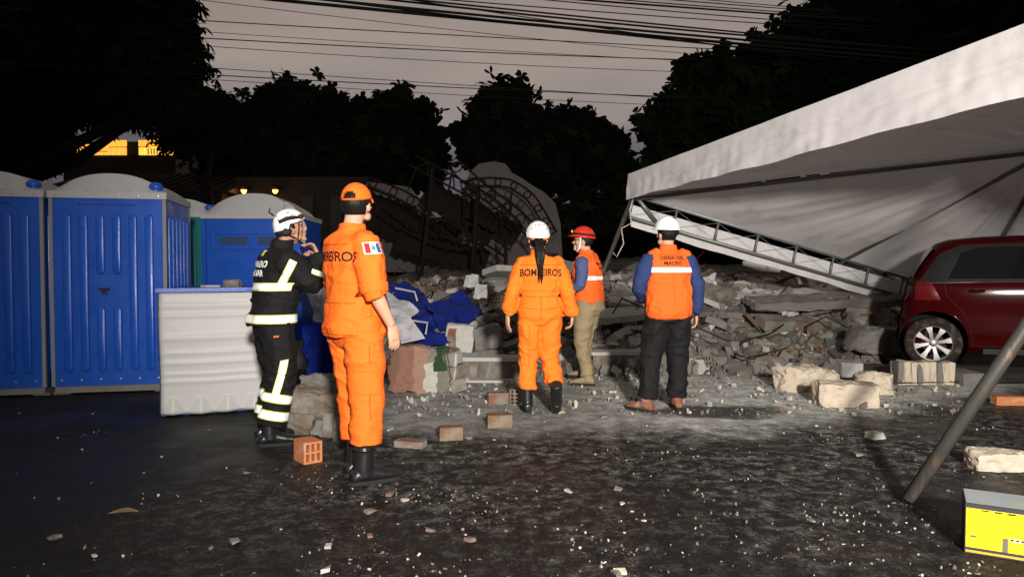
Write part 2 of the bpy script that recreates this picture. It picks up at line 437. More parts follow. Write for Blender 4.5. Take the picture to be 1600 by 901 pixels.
def toilet(label, loc, yaw, w=1.12, d=1.16, h=2.06, body=None, rib=None, ribs=True, lean=0, grp='portable toilets'):
    body = body or M_blue; rib = rib or M_blue2
    t = empty('portable_toilet', loc, yaw, label, 'portable toilet', grp)
    if lean: t.rotation_euler = (0, R(lean), yaw)
    z0 = .09
    MB().box((0, d / 2, .055), (w * .97, d * .97, .07)).build('base', M_skid, t)
    for sx in (-1, 1): MB().box((sx * w * .44, d / 2, .012), (.16, d * .9, .024)).build('skid', M_skid, t)
    fr = MB().box((0, .02, (z0 + h) / 2), (w - .05, .04, h - z0)).build('front_panel', body, t)
    MB().box((0, d - .02, (z0 + h) / 2), (w - .05, .04, h - z0)).build('rear_panel', body, t)
    sides = []
    for sx in (-1, 1):
        sides.append(MB().box((sx * (w / 2 - .02), d / 2, (z0 + h) / 2), (.04, d - .05, h - z0)).build('side_panel', body, t))
        for yy in (.012, d - .012): MB().box((sx * (w / 2 - .012), yy, (z0 + h) / 2 + .0), (.034, .034, h - z0 - .004)).build('corner_post', M_grey, t)
    if ribs:
        n = 6; pitch = (w - .17) / n
        for k in range(n):
            x = -w / 2 + .105 + pitch * (k + .5) - .02
            if k in (2, 3):
                capsule_rib(x, 1.26, 1.90, .085, .024).build('rib', rib, fr, smooth=True)
                capsule_rib(x, .24, .92, .085, .024).build('rib', rib, fr, smooth=True)
            else: capsule_rib(x, .24, 1.90, .085, .024).build('rib', rib, fr, smooth=True)
        for k in range(17): MB().box((-.27 + k * .033, -.001, h - .065), (.014, .006, .016)).build('vent_hole', M_dark, fr)
        for k in range(6):
            x = -w / 2 + .09 + k * (w - .18) / 5
            MB().lathe([(0, -.006), (.012, -.005), (.014, 0)], (x, -.001, .155), (0, 1, 0), 10).build('bolt', M_steel, fr)
        for s_, sd_ in zip((-1, 1), sides):
            for k in range(6):
                yy = .16 + k * (d - .3) / 5
                q = capsule_rib(0, .24, 1.90, .08, .02)
                q.v = [(s_ * (w / 2) - s_ * vy * 1.0, yy + vx, vz) for (vx, vy, vz) in q.v]
                q.build('rib', rib, sd_, smooth=True)
    rim = MB().box((0, d / 2, h + .035), (w + .03, d + .03, .07)).build('roof_rim', M_roof, t)
    for k in range(6): MB().lathe([(0, -.006), (.011, -.005), (.013, 0)], (-w / 2 + .07 + k * (w - .14) / 5, -.016, h + .03), (0, 1, 0), 10).build('bolt', M_steel, rim)
    rfo = roof_mesh(w, d, .205, .005, pleat=0).build('roof', M_roof, t, loc=(0, d / 2, h + .071), auto=40)
    for k in range(5):                                             # moulded scallops along the front eave
        x = (k - 2) * w / 5.4; sq = MB(); hh = .125 - .012 * abs(k - 2); ww = .095
        def sfn(u, v): a = math.pi * u; return Vector((x - ww * math.cos(a) * (1 - v) ** .8 * (1 if v < 1 else 0), .075 - .085 * math.sin(a) * (1 - v) ** .7 + .06 * v, .002 + hh * v))
        sq.grid(sfn, 12, 8); sq.build('scallop', M_roof, rfo, smooth=True, loc=(0, -d / 2, 0), fix=False)
    cb = MB(); cb.tube([(w / 2 - .11, .08, h + .05), (w / 2 - .11, .08, h + .14)], .065, 16); cb.ball((w / 2 - .11, .08, h + .135), (.072, .072, .055), nu=18, nv=10)
    cb.build('vent_cap', M_blue2, t, smooth=True)
    return t
yawT = R(12)
tb_l = Vector((-4.25, 7.72, 0))
tB = toilet('blue portable toilet with a small winged emblem, beside the toppled white-topped one', tb_l, yawT)
# winged emblem printed on the wall
em = MB()
for sgn in (-1, 1):
    for (a, b_, c) in ((.065, .030, .022), (.058, .010, .016), (.046, -.008, .012)):
        em.add([(sgn * .008, 0, b_ - .016), (sgn * .02, 0, b_ - .004), (sgn * a, 0, b_ + .008), (sgn * a * .82, 0, b_ - c + .01), (sgn * .012, 0, b_ - .022)], [(0, 1, 2, 3, 4)])
em.add([(-.012, 0, -.02), (.012, 0, -.02), (.014, 0, .02), (0, 0, .035), (-.014, 0, .02)], [(0, 1, 2, 3, 4)])
em.add([(-.03, 0, -.042), (.03, 0, -.042), (.03, 0, -.03), (-.03, 0, -.03)], [(0, 1, 2, 3)])
fpB = [c for c in tB.children if c.name.startswith('front_panel')][0]
em.build('emblem', M_dark, fpB, loc=(-.05, -.004, 1.09), fix=False)
dirT = Vector((math.cos(yawT), math.sin(yawT), 0))
tA = toilet('blue portable toilet cut by the left edge of the picture', tb_l - dirT * 1.17 + Vector((0, -.02, 0)), yawT)
tC = toilet('teal green portable toilet mostly hidden behind the blue one', (-4.86, 10.6, 0), R(8), 1.12, 1.16, 2.06, M_teal, M_teal)
# larger cabin behind the firefighter: door side, with its handle panel and a torn roof corner
tD = empty('portable_toilet', (-3.69, 10.4, 0), R(3), 'blue portable toilet with a recessed door panel behind the firefighter in black', 'portable toilet', 'portable toilets')
wD, dD, hD = 1.40, 1.3, 2.02
MB().box((0, dD / 2, .055), (wD * .97, dD * .97, .07)).build('base', M_skid, tD)
MB().box((0, dD - .02, (hD + .09) / 2), (wD - .05, .04, hD - .09)).build('rear_panel', M_blue, tD)
for sx in (-1, 1):
    MB().box((sx * (wD / 2 - .02), dD / 2, (hD + .09) / 2), (.04, dD - .05, hD - .09)).build('side_panel', M_blue, tD)
    MB().box((sx * (wD / 2 - .03), .012, (hD + .09) / 2), (.06, .05, hD - .095)).build('corner_post', M_blue2, tD)
dr = MB().box((0, .03, (hD + .09) / 2), (wD - .13, .04, hD - .1)).build('door', M_blue, tD)
fbx = MB(); fbx.box((0, 0, hD - .2), (wD - .3, .03, .03)); fbx.box((0, 0, hD - .42), (wD - .3, .03, .03))
for sx in (-1, 1): fbx.box((sx * (wD / 2 - .15), 0, hD - .31), (.03, .0298, .19))
fbx.build('vent_frame', M_blue2, dr)
for sx in (-1, 1): MB().box((sx * .26, .006, hD - .31), (.36, .012, .11)).build('vent_grille', mat('grille', (.03, .05, .10), .6), dr)
oc = [(-.52, .35), (-.52, 1.42), (-.42, 1.5), (.42, 1.5), (.52, 1.42), (.52, .9), (.4, .82), (-.3, .82), (-.42, .72), (-.42, .35)]
ocm = MB(); ocm.prism([(x, -.002, z) for x, z in oc], (0, .012, 0)); ocm.build('door_inset', M_blue2, dr)
MB().box((0, dD / 2, hD + .035), (wD + .03, dD + .03, .07)).build('roof_rim', M_roof, tD)
rf = roof_mesh(wD, dD, .30, .005, pleat=0)
def crush(p):
    k = max(0, (p[0] / wD * 2 - .35)); n_ = mnoise.noise(Vector((p[0] * 7, p[1] * 7, 3)))
    return (p[0], p[1], max(0, p[2] - .10 * k + .10 * n_ * k))
rf.v = [crush(p) for p in rf.v]
rf.build('roof', M_roof, tD, loc=(0, dD / 2, hD + .071), auto=40)
tr = MB()
def torn(u, v):
    x = .45 + .32 * u; return Vector((x, -.03 - .10 * v * u + .03 * math.sin(9 * u + 4 * v), hD + .24 - .35 * u * u - .30 * v * (.3 + u) + .03 * math.sin(13 * u * v)))
tr.grid(torn, 10, 8); tr.build('torn_roof_sheet', M_roof, tD, smooth=True)

# toppled toilet: lies on its side, the white roof towards us, blue wall on top
tE = empty('toppled_toilet', (-2.60, 6.66, 0), R(22), 'toppled blue portable toilet lying with its white ribbed end towards the street', 'portable toilet')
wE, hE, lE = 1.14, 1.13, 2.0
bodyE = MB().box((0, lE / 2 + .05, hE / 2), (wE - .03, lE, hE - .02)); bodyE.build('cabin_wall', M_blue, tE)
def endp(u, v):
    x = (u - .5) * wE; z = .012 + v * (hE - .012)
    rib = 0
    for (zc, wd, am) in ((.88, .04, .030), (.80, .03, .024), (.62, .045, .034), (.50, .03, .024), (.42, .03, .028), (.33, .025, .022), (.27, .03, .03)):
        rib += .30 * am * math.exp(-((v - zc) / wd * 1.6) ** 2)
    warp = .02 * math.sin(3 * x + 5 * v) * v
    sc = 0
    if v < .14:
        q = abs(((u * 5) % 1) * 2 - 1); sc = .06 * max(0, 1 - q * .95 - (v / .14) * .75) ** .8
    edge = max(0, 1 - min(u, 1 - u) * 25) ** 2 * .05 + max(0, 1 - min(v, 1 - v) * 30) ** 2 * .05
    zz = z + .004 * math.sin(x * 9) * (1 - v)
    return Vector((x + .004 * math.sin(6 * v), .02 - rib - warp - sc + edge, zz))
ep = MB(); ep.grid(endp, 60, 110)
epo = ep.build('roof_panel', M_white, tE, smooth=True)
so = epo.modifiers.new('s', 'SOLIDIFY'); so.thickness = .025; so.offset = -1
lip = MB()
lip.box((0, .035, hE + .006), (wE + .03, .09, .035)); lip.build('panel_lip', M_blue2, tE)


# ------------------------------------------------------------------ crushed toilet sheets behind the tall man
def crumple(name, corners, seed, amp, nu=26, nv=26, thick=.006, m=None, parent=None, sharpf=4):
    a, b_, c, d = [Vector(q) for q in corners]
    nrm = (b_ - a).cross(d - a).normalized()
    P = []
    for j in range(nv + 1):
        for i in range(nu + 1):
            u, v = i / nu, j / nv; P.append((a * (1 - u) + b_ * u) * (1 - v) + (d * (1 - u) + c * u) * v)
    A = np.array([tuple(p) for p in P])
    dsp = (np.abs(vnoise(A * sharpf + seed * 3.1, seed)) * 1.6 - .5) * amp + np.abs(vnoise(A * sharpf * 2.3 + seed, seed + 5)) * amp * .5
    Q = A + np.array(nrm)[None, :] * dsp[:, None] + .4 * amp * np.stack([vnoise(A * 2 + 9, seed + 2), vnoise(A * 2 + 4, seed + 3), vnoise(A * 2 + 2, seed + 4)], 1)
    mb = MB(); mb.v = [tuple(q) for q in Q]
    mb.f = [(j * (nu + 1) + i, j * (nu + 1) + i + 1, (j + 1) * (nu + 1) + i + 1, (j + 1) * (nu + 1) + i) for j in range(nv) for i in range(nu)]
    o = mb.build(name, m, parent, auto=35)
    s_ = o.modifiers.new('s', 'SOLIDIFY'); s_.thickness = thick
    return o
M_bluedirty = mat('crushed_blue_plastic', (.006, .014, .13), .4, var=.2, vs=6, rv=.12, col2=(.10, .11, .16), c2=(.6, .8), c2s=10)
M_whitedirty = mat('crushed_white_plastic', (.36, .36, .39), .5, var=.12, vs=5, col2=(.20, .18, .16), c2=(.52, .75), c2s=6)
cA = empty('crushed_toilet', (-1.8, 7.6, 0), 0, 'crushed blue and white toilet cabin jammed between the two nearest rescuers', 'portable toilet')
def rel(pts, o): return [Vector(p) - o.location for p in pts]
def pxs(l): return [PX(*q) for q in l]
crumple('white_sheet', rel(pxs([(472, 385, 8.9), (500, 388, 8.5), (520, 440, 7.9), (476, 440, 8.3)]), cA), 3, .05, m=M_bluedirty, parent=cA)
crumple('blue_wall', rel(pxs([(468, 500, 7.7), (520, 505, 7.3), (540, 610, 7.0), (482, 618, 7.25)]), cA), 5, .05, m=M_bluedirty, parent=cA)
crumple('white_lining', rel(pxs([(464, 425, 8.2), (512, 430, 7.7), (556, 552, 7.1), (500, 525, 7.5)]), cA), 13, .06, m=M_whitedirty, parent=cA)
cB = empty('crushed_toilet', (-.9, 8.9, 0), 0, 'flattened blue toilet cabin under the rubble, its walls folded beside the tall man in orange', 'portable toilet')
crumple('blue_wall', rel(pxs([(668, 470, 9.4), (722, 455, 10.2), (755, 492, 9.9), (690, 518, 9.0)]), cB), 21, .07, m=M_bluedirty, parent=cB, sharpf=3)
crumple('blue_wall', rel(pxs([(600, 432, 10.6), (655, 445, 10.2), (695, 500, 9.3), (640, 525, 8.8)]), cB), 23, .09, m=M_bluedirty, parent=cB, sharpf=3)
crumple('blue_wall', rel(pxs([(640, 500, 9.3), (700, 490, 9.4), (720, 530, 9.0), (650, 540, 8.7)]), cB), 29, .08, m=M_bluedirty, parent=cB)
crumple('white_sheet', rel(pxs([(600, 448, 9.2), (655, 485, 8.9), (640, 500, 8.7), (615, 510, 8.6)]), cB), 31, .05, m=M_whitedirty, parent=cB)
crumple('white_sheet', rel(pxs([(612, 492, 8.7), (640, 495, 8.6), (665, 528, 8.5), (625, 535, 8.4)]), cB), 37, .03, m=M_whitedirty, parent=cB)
wf = MB()
for q in ([(618, 450, 9.0), (648, 456, 8.9), (652, 470, 8.9)], [(640, 500, 8.7), (668, 504, 8.6), (665, 522, 8.6)]):
    wf.tube(rel(pxs(q), cB), .012, 6)
wf.build('window_frame', M_whitedirty, cB)

# ------------------------------------------------------------------ collapsed tent
M_tent = mat('white_pvc_canopy', (.76, .73, .735), .55, var=.05, vs=3, bump=.25, bs=9, col2=(.44, .41, .39), c2=(.55, .85), c2s=2.2)
def translucent(m, f):
    t = m.node_tree; b = t.nodes['Principled BSDF']; o = t.nodes['Material Output']
    tl = t.nodes.new('ShaderNodeBsdfTranslucent'); mx = t.nodes.new('ShaderNodeMixShader'); mx.inputs[0].default_value = f
    src = b.inputs['Base Color'].links[0].from_socket; t.links.new(src, tl.inputs[0])
    t.links.new(b.outputs[0], mx.inputs[1]); t.links.new(tl.outputs[0], mx.inputs[2]); t.links.new(mx.outputs[0], o.inputs[0])
translucent(M_tent, .26)
M_galv = mat('galvanised_tube', (.20, .21, .20), .5, metal=.6, var=.25, vs=12, col2=(.10, .075, .05), c2=(.58, .8), c2s=14)
M_pole = mat('painted_tent_leg', (.055, .052, .046), .55, metal=.3, var=.3, vs=9, stretch=(1, 1, .3), col2=(.22, .13, .08), c2=(.55, .75), c2s=7, bump=.2)
M_rope = mat('rope', (.45, .42, .36), .8)
TL, TT, TR = Vector((1.64, 9.87, 2.30)), Vector((3.73, 4.0, 2.54)), Vector((7.34, 11.78, .86))
TQ = TT + TR - TL; TP = Vector((5.80, 7.9, 2.66))
tent = empty('collapsed_tent', (2.25, 4.12, 0), 0, 'large white event tent collapsed and tilted down onto the rubble beside the red car', 'tent')
to = tent.location
def panel(name, A, B, Cc, seed, sag=.10, n=70):
    """canopy triangle A-B (eave) to peak Cc, sagging, with wrinkles running from eave to peak"""
    mb = MB(); nr = (B - A).cross(Cc - A).normalized()
    if nr.z < 0: nr = -nr
    def fn(u, v):
        e_ = A.lerp(B, u); p = e_.lerp(Cc, v)
        s = -sag * 4 * v * (1 - v) * (.35 + math.sin(math.pi * u)) * .6
        wr = .020 * mnoise.noise(Vector((u * 26, v * 2.2, seed))) + .03 * mnoise.noise(Vector((u * 7, v * 1.5, seed + 5))) + .008 * mnoise.noise(Vector((u * 60, v * 5, seed + 9)))
        return p + nr * (s + wr * min(1, 8 * v) * min(1, 6 * (1 - v))) - to
    mb.grid(fn, n, n - 1)
    return mb.build(name, M_tent, tent, smooth=True, fix=False)
up = Vector((0, 0, .0))
panel('canopy_panel', TL, TR, TP, 1); panel('canopy_panel', TT, TL, TP, 2, .05); panel('canopy_panel', TQ, TT, TP, 3); panel('canopy_panel', TR, TQ, TP, 4)
def valance(A, B, hA, hB, seed, below=.05, out_=.06, name='valance'):
    d = (B - A).normalized(); nh = Vector((d.y, -d.x, 0)).normalized()
    if nh.dot(((A + B) / 2) - TP) < 0: nh = -nh
    mb = MB(); Ln = (B - A).length
    def fn(u, v):
        p = A.lerp(B, u); hh = hA + (hB - hA) * u
        x = u * Ln
        wv = 1.7 * .018 * mnoise.noise(Vector((x * 1.4, v * 1.5 + seed, 0))) + .014 * mnoise.noise(Vector((x * 2.8 + v * 3, v * 3, seed))) + .010 * mnoise.noise(Vector((x * 9, v * 2, seed)))
        fold = .028 * math.exp(-((v - .52 - .06 * math.sin(x * 1.1)) / .05) ** 2) * min(1, u * 3)
        scal = .007 * math.sin(x * 2.1 + seed) + .005 * math.sin(x * 7)
        return p + nh * (out_ + wv * (.3 + v) - fold + .03 * v) + Vector((0, 0, hh * (1 - v) - below - scal * v)) - to
    mb.grid(fn, 160, 18)
    o = mb.build(name, M_tent, tent, smooth=True, fix=False)
    return o
valance(TL - (TT - TL).normalized() * .06, TT, .34, .51, 2)
valance(TL, TR, .30, .36, 5, below=.42, out_=.07)
valance(TT, TQ, .4, .4, 7); valance(TR, TQ, .4, .4, 9)
def truss(A, B, hh=.30, step=.62):
    d = (B - A).normalized(); perp = Vector((0, 0, -1)); perp = (perp - d * perp.dot(d)).normalized()
    top = (A - to, B - to); bot = (A + perp * hh - to, B + perp * hh - to)
    MB().cyl(*top, .024, 10).build('beam_chord', M_galv, tent, smooth=True); MB().cyl(*bot, .024, 10).build('beam_chord', M_galv, tent, smooth=True)
    n = int((B - A).length / step); 
    for k in range(n + 1):
        q = A.lerp(B, k / n); MB().cyl(q + perp * .02 - to, q + perp * (hh - .02) - to, .017, 8).build('beam_post', M_galv, tent, smooth=True)
    return perp, n
pp, nn_ = truss(TL, TR)
for k in range(nn_):                                               # crossed tie cords in the bays
    a, b_ = TL.lerp(TR, k / nn_), TL.lerp(TR, (k + 1) / nn_)
    cc = MB(); cc.cyl(a + pp * .03 - to, b_ + pp * .27 - to, .003, 4); cc.cyl(a + pp * .27 - to, b_ + pp * .03 - to, .003, 4)
    cc.build('tie_cord', M_grey, tent)
MB().cyl(TL + Vector((0, 0, .12)) - to, TT + Vector((0, 0, .14)) - to, .026, 10).build("beam_chord", M_galv, tent, smooth=True)
for (a, b_) in ((TL.lerp(TR, .58), TP), (TL, TP), (TT, TP), (TR, TP), (TQ, TP), (TT.lerp(TQ, .5), TP), (TR.lerp(TQ, .5), TP)):
    MB().cyl(a - to - Vector((0, 0, .05)), b_ - to - Vector((0, 0, .07)), .026, 10).build('rafter', M_galv, tent, smooth=True)
MB().cyl(TP - to - Vector((0, 0, .35)), TP - to, .05, 12).build('peak_post', M_galv, tent, smooth=True)
legN = MB().tube([Vector((2.25, 4.12, .02)) - to, Vector((2.84, 4.06, .985)) - to, TT + Vector((0, 0, -.05)) - to], .038, 20)
legN.build('leg', M_pole, tent, smooth=True)
fL = GR(884, 573)
MB().cyl(fL - to, TL + Vector((0, 0, .02)) - to, .030, 14).build('leg', M_pole, tent, smooth=True)
MB().cyl(TL + Vector((.03, 0, -.02)) - to, TL.lerp(TR, .06) + Vector((0, 0, -.28)) - to, .026, 10).build('corner_brace', M_galv, tent, smooth=True)
rp = MB(); c0 = TL - Vector((.02, .04, .05))
rp.tube([c0 - to, c0 + Vector((-.05, -.05, -.15)) - to, c0 + Vector((-.03, -.05, -.33)) - to, c0 + Vector((-.16, -.05, -.40)) - to, c0 + Vector((-.13, -.05, -.6)) - to, c0 + Vector((-.22, -.05, -.78)) - to, c0 + Vector((-.27, -.05, -.72)) - to], .008, 6)
rp.build('rope', M_rope, tent, smooth=True)
rr = MB(); q = TL.lerp(TT, .845) + Vector((0, 0, -.06)); rr.tube([q - to, q + Vector((-.01, -.08, -.06)) - to, q + Vector((-.02, -.08, -.14)) - to, q + Vector((-.03, -.08, -.2)) - to], .005, 5)
rr.build('red_tie', mat('red_tape', (.5, .02, .015), .6), tent)
# corner feet of the far side so that the tent stands on something
MB().cyl(TR - to, Vector((TR.x, TR.y, -.02)) - to, .03, 12).build('leg', M_pole, tent, smooth=True)
MB().cyl(TQ - to, Vector((TQ.x + .3, TQ.y, -.02)) - to, .03, 12).build('leg', M_pole, tent, smooth=True)
# ------------------------------------------------------------------ rubble heap
def hmound(x, y):
    """height of the heap (numpy)"""
    x = np.asarray(x, float); y = np.asarray(y, float)
    f0 = 9.0 + .9 / (1 + np.exp(-(x - 3.0) * 1.6)) + .5 * np.sin(x * 1.3) * .35
    f0 = f0 + 1.2 / (1 + np.exp((x + 3.2) * 3))
    d = np.maximum(0, y - f0)
    P = np.stack([x * .55, y * .55, x * 0], 1); P2 = np.stack([x * 1.7, y * 1.7, x * 0 + 3], 1); P3 = np.stack([x * 5, y * 5, x * 0 + 8], 1)
    h = 1.22 * (1 - np.exp(-d / 3.0)) + .028 * np.maximum(0, y - 14)
    h = h * (1 - .26 / (1 + np.exp((x + .2) * 1.5)))
    k = np.minimum(1, d / 1.2)
    h = h + k * (.26 * vnoise(P, 3) + .13 * vnoise(P2, 5) + .055 * vnoise(P3, 7)) - .06 * (1 - k)
    # flat shelf under the car
    car = np.exp(-(((x - 6.0) / 2.6) ** 4 + ((y - 9.0) / 1.35) ** 4)); h = h * (1 - car) + .06 * car
    return h
def hm1(x, y): return float(hmound([x], [y])[0])
M_soil = mat('rubble_dust', (.085, .078, .070), .95, var=.45, vs=3, bump=1.0, bs=14, col2=(.15, .143, .13), c2=(.48, .66), c2s=2.4)
xs = np.linspace(-16, 16, 210); ys = np.linspace(8.2, 26, 150)
gx, gy = np.meshgrid(xs, ys); hz_ = hmound(gx.ravel(), gy.ravel())
edge_ = np.maximum(np.abs(gx.ravel()) - 13, 0) * .3; hz_ = hz_ - edge_
mb = MB(); mb.v = list(zip(gx.ravel().tolist(), gy.ravel().tolist(), hz_.tolist())); nx_ = len(xs)
mb.f = [(j * nx_ + i, j * nx_ + i + 1, (j + 1) * nx_ + i + 1, (j + 1) * nx_ + i) for j in range(len(ys) - 1) for i in range(nx_ - 1)]
heap = empty('rubble_heap', (1.5, 9.5, 0), 0, 'heap of broken bricks, plaster and concrete from the collapsed building', 'rubble'); ho = heap.location
mb.v = [(a - ho.x, b_ - ho.y, c - ho.z) for a, b_, c in mb.v]
mb.build('heap_core', M_soil, heap, auto=50, fix=False)

M_clay = mat('hollow_clay_brick', (.17, .075, .045), .9, var=.35, vs=9, bump=.5, bs=40, col2=(.18, .165, .145), c2=(.40, .56), c2s=5, rand=1)
M_clayl = mat('mortar_smeared_brick', (.13, .10, .076), .92, var=.3, vs=7, bump=.5, bs=35, col2=(.21, .20, .18), c2=(.42, .60), c2s=4, rand=1)
M_conc = mat('broken_concrete', (.158, .148, .133), .95, var=.3, vs=6, bump=.9, bs=28, col2=(.155, .145, .132), c2=(.50, .68), c2s=4, rand=1)
M_plas = mat('pale_plaster', (.38, .37, .345), .9, var=.15, vs=6, bump=.5, bs=40, col2=(.30, .27, .23), c2=(.55, .75), c2s=5, rand=1)
M_stone = mat('warm_stone_block', (.50, .42, .33), .92, var=.22, vs=6, bump=1.0, bs=24, col2=(.33, .29, .24), c2=(.5, .7), c2s=6, rand=1)
M_wood = mat('splintered_wood', (.14, .085, .05), .85, var=.35, vs=10, stretch=(1, 1, 8), bump=.4, rand=1)
M_tile = mat('roof_tile', (.17, .075, .045), .85, var=.3, vs=10, col2=(.16, .13, .11), c2=(.5, .65), rand=1)
M_steelr = mat('rusty_steel', (.035, .020, .016), .8, metal=.2, var=.3, vs=14)
M_green = mat('green_wall_paint', (.035, .065, .030), .7, var=.2, vs=6, col2=(.30, .29, .25), c2=(.62, .7), c2s=7)
M_red = mat('red_wall_paint', (.20, .085, .060), .8, var=.25, vs=5, stretch=(1, 1, .35), col2=(.33, .28, .23), c2=(.52, .7), c2s=6)

def brick_mesh(L_=.24, W_=.115, H_=.14, cols=3, rows=2, seed=0, broken=0, name='brick'):
    """hollow clay brick: holes run the length, open at both ends (x axis)"""
    mb = MB(); r = random.Random(seed)
    def end(x, s):
        v = []; t = .014
        ys_ = [-W_ / 2]; zs_ = [-H_ / 2]
        cw = (W_ - t * (cols + 1)) / cols; ch = (H_ - t * (rows + 1)) / rows
        for c in range(cols): y0 = -W_ / 2 + t + c * (cw + t); ys_ += [y0, y0 + cw]
        for c in range(rows): z0 = -H_ / 2 + t + c * (ch + t); zs_ += [z0, z0 + ch]
        ys_.append(W_ / 2); zs_.append(H_ / 2); n = len(ys_); 
        v = [(x, yy, zz) for zz in zs_ for yy in ys_]; f = []; dv = .09
        for j in range(len(zs_) - 1):
            for i in range(n - 1):
                q = (j * n + i, j * n + i + 1, (j + 1) * n + i + 1, (j + 1) * n + i)
                if i % 2 == 1 and j % 2 == 1:
                    b0 = len(v); v += [(x - s * dv, v[k][1], v[k][2]) for k in q]
                    for k in range(4): f.append((q[k], q[(k + 1) % 4], b0 + (k + 1) % 4, b0 + k))
                    f.append((b0, b0 + 1, b0 + 2, b0 + 3))
                else: f.append(q)
        mb.add(v, f)
    end(L_ / 2, 1); end(-L_ / 2, -1)
    for (a, b_) in (((-W_ / 2, -H_ / 2), (W_ / 2, -H_ / 2)), ((W_ / 2, -H_ / 2), (W_ / 2, H_ / 2)), ((W_ / 2, H_ / 2), (-W_ / 2, H_ / 2)), ((-W_ / 2, H_ / 2), (-W_ / 2, -H_ / 2))):
        mb.add([(-L_ / 2, *a), (L_ / 2, *a), (L_ / 2, *b_), (-L_ / 2, *b_)], [(0, 1, 2, 3)])
    bm_ = mb.mesh(name)
    return bm_
def chunk_mesh(d, seed, n=26, jit=.35, name='chunk'):
    """broken lump: hull of points on a rough box"""
    r = random.Random(seed); bm = bmesh.new()
    for k in range(n):
        p = [r.uniform(-1, 1) for _ in range(3)]; ax = r.randrange(3); p[ax] = math.copysign(1, p[ax]); 
        j = 1 - jit * r.random() ** 2; bm.verts.new((p[0] * d[0] / 2 * j, p[1] * d[1] / 2 * j, p[2] * d[2] / 2 * j))
    for sx in (-1, 1):
        for sy in (-1, 1):
            for sz in (-1, 1):
                if r.random() < .6: bm.verts.new((sx * d[0] / 2 * r.uniform(.8, 1), sy * d[1] / 2 * r.uniform(.8, 1), sz * d[2] / 2 * r.uniform(.75, 1)))
    ret = bmesh.ops.convex_hull(bm, input=bm.verts); 
    bmesh.ops.delete(bm, geom=[g_ for g_ in ret['geom_interior'] if isinstance(g_, bmesh.types.BMVert)], context='VERTS')
    bmesh.ops.recalc_face_normals(bm, faces=bm.faces)
    me = bpy.data.meshes.new(name); bm.to_mesh(me); bm.free(); return me
def slab_mesh(d, seed, name='slab'):
    r = random.Random(seed); n = r.randrange(6, 10); pts = []
    for k in range(n):
        a = 2 * math.pi * (k + r.uniform(-.3, .3)) / n; c, s_ = math.cos(a), math.sin(a); q = 1 / max(abs(c), abs(s_)); q = 1 + (q - 1) * r.uniform(.3, 1)
        pts.append((c * q * d[0] / 2 * r.uniform(.8, 1), s_ * q * d[1] / 2 * r.uniform(.8, 1), -d[2] / 2))
    return MB().prism(pts, (0, 0, d[2])).mesh(name)
def rough_block(d, seed, sub=7, amp=.012, chip=.0):
    sub = int(sub * 1.7)
    """block with worn edges and a rough broken face"""
    bm = bmesh.new(); bmesh.ops.create_cube(bm, size=1); bmesh.ops.subdivide_edges(bm, edges=bm.edges, cuts=sub, use_grid_fill=True)
    A_ = np.array([v.co[:] for v in bm.verts]); r = random.Random(seed)
    ex = np.sort(np.abs(A_) * 2, 1)
    rnd_ = np.clip(ex[:, 1] - .8, 0, 1) * .22 + np.clip(ex[:, 0] - .6, 0, 1) * .18
    A2 = A_ * (1 - rnd_[:, None] * .7) * np.array(d)
    nz_ = np.stack([fbm(A2 * 8 + 11 * seed, seed + q * 5, 4) for q in range(3)], 1) + .55 * np.stack([vnoise(A2 * 34 + 5 * seed, seed + q * 3) for q in range(3)], 1); A2 = A2 + nz_ * amp * 1.1
    if chip:
        for k in range(4):
            n_ = np.array([r.uniform(-1, 1), r.uniform(-1, 1), r.uniform(-.2, 1)]); n_ /= np.linalg.norm(n_); lim = (np.abs(n_) * np.array(d) / 2).sum() * (1 - chip * r.random())
            t_ = A2 @ n_ - lim; A2 = A2 - np.clip(t_, 0, None)[:, None] * n_
    for v, c in zip(bm.verts, A2): v.co = c
    me = bpy.data.meshes.new('block'); bm.to_mesh(me); bm.free(); sharp(me, 24); return me

CH = [chunk_mesh((.30, .22, .16), s) for s in range(6)]
SL = [slab_mesh((.5, .36, .055), s) for s in range(6)]
BR = [brick_mesh(seed=1), brick_mesh(.19, .09, .19, 2, 4), brick_mesh(.29, .14, .19, 3, 3)]
CHs = [chunk_mesh((.12, .10, .07), 50 + s, 14) for s in range(5)]
def withm(me, m):
    c = me.copy(); c.materials.clear(); c.materials.append(m); return c
LIB = {}
for nm, ms, mats_ in (('brick', BR, (M_clay, M_clayl, M_conc)), ('concrete_chunk', CH, (M_conc, M_plas, M_clayl, M_conc, M_conc)), ('plaster_slab', SL, (M_plas, M_conc, M_conc, M_clayl, M_conc)), ('roof_tile', [slab_mesh((.34, .2, .022), 70 + s) for s in range(3)], (M_tile, M_tile)), ('plank', [MB().box((0, 0, 0), (1.3, .09, .035)).mesh('plank'), MB().box((0, 0, 0), (.8, .06, .05)).mesh('plank')], (M_wood,))):
    LIB[nm] = [withm(me, mm) for me in ms for mm in mats_]
def put(nm, x, y, dz=0, sc=1, tilt=.5, parent=heap, mesh=None, rz=None):
    me = mesh or rnd.choice(LIB[nm]); o = bpy.data.objects.new(nm, me); C.objects.link(o); o.parent = parent
    z = hm1(x, y) + dz
    o.location = Vector((x, y, max(z - .035, .02))) - (ho if parent is heap else Vector((0, 0, 0)))
    o.rotation_euler = (rnd.gauss(0, tilt), rnd.gauss(0, tilt), rnd.uniform(0, 6.28) if rz is None else rz); o.scale = (sc * rnd.uniform(.8, 1.2), sc * rnd.uniform(.8, 1.2), sc * rnd.uniform(.8, 1.2))
    return o
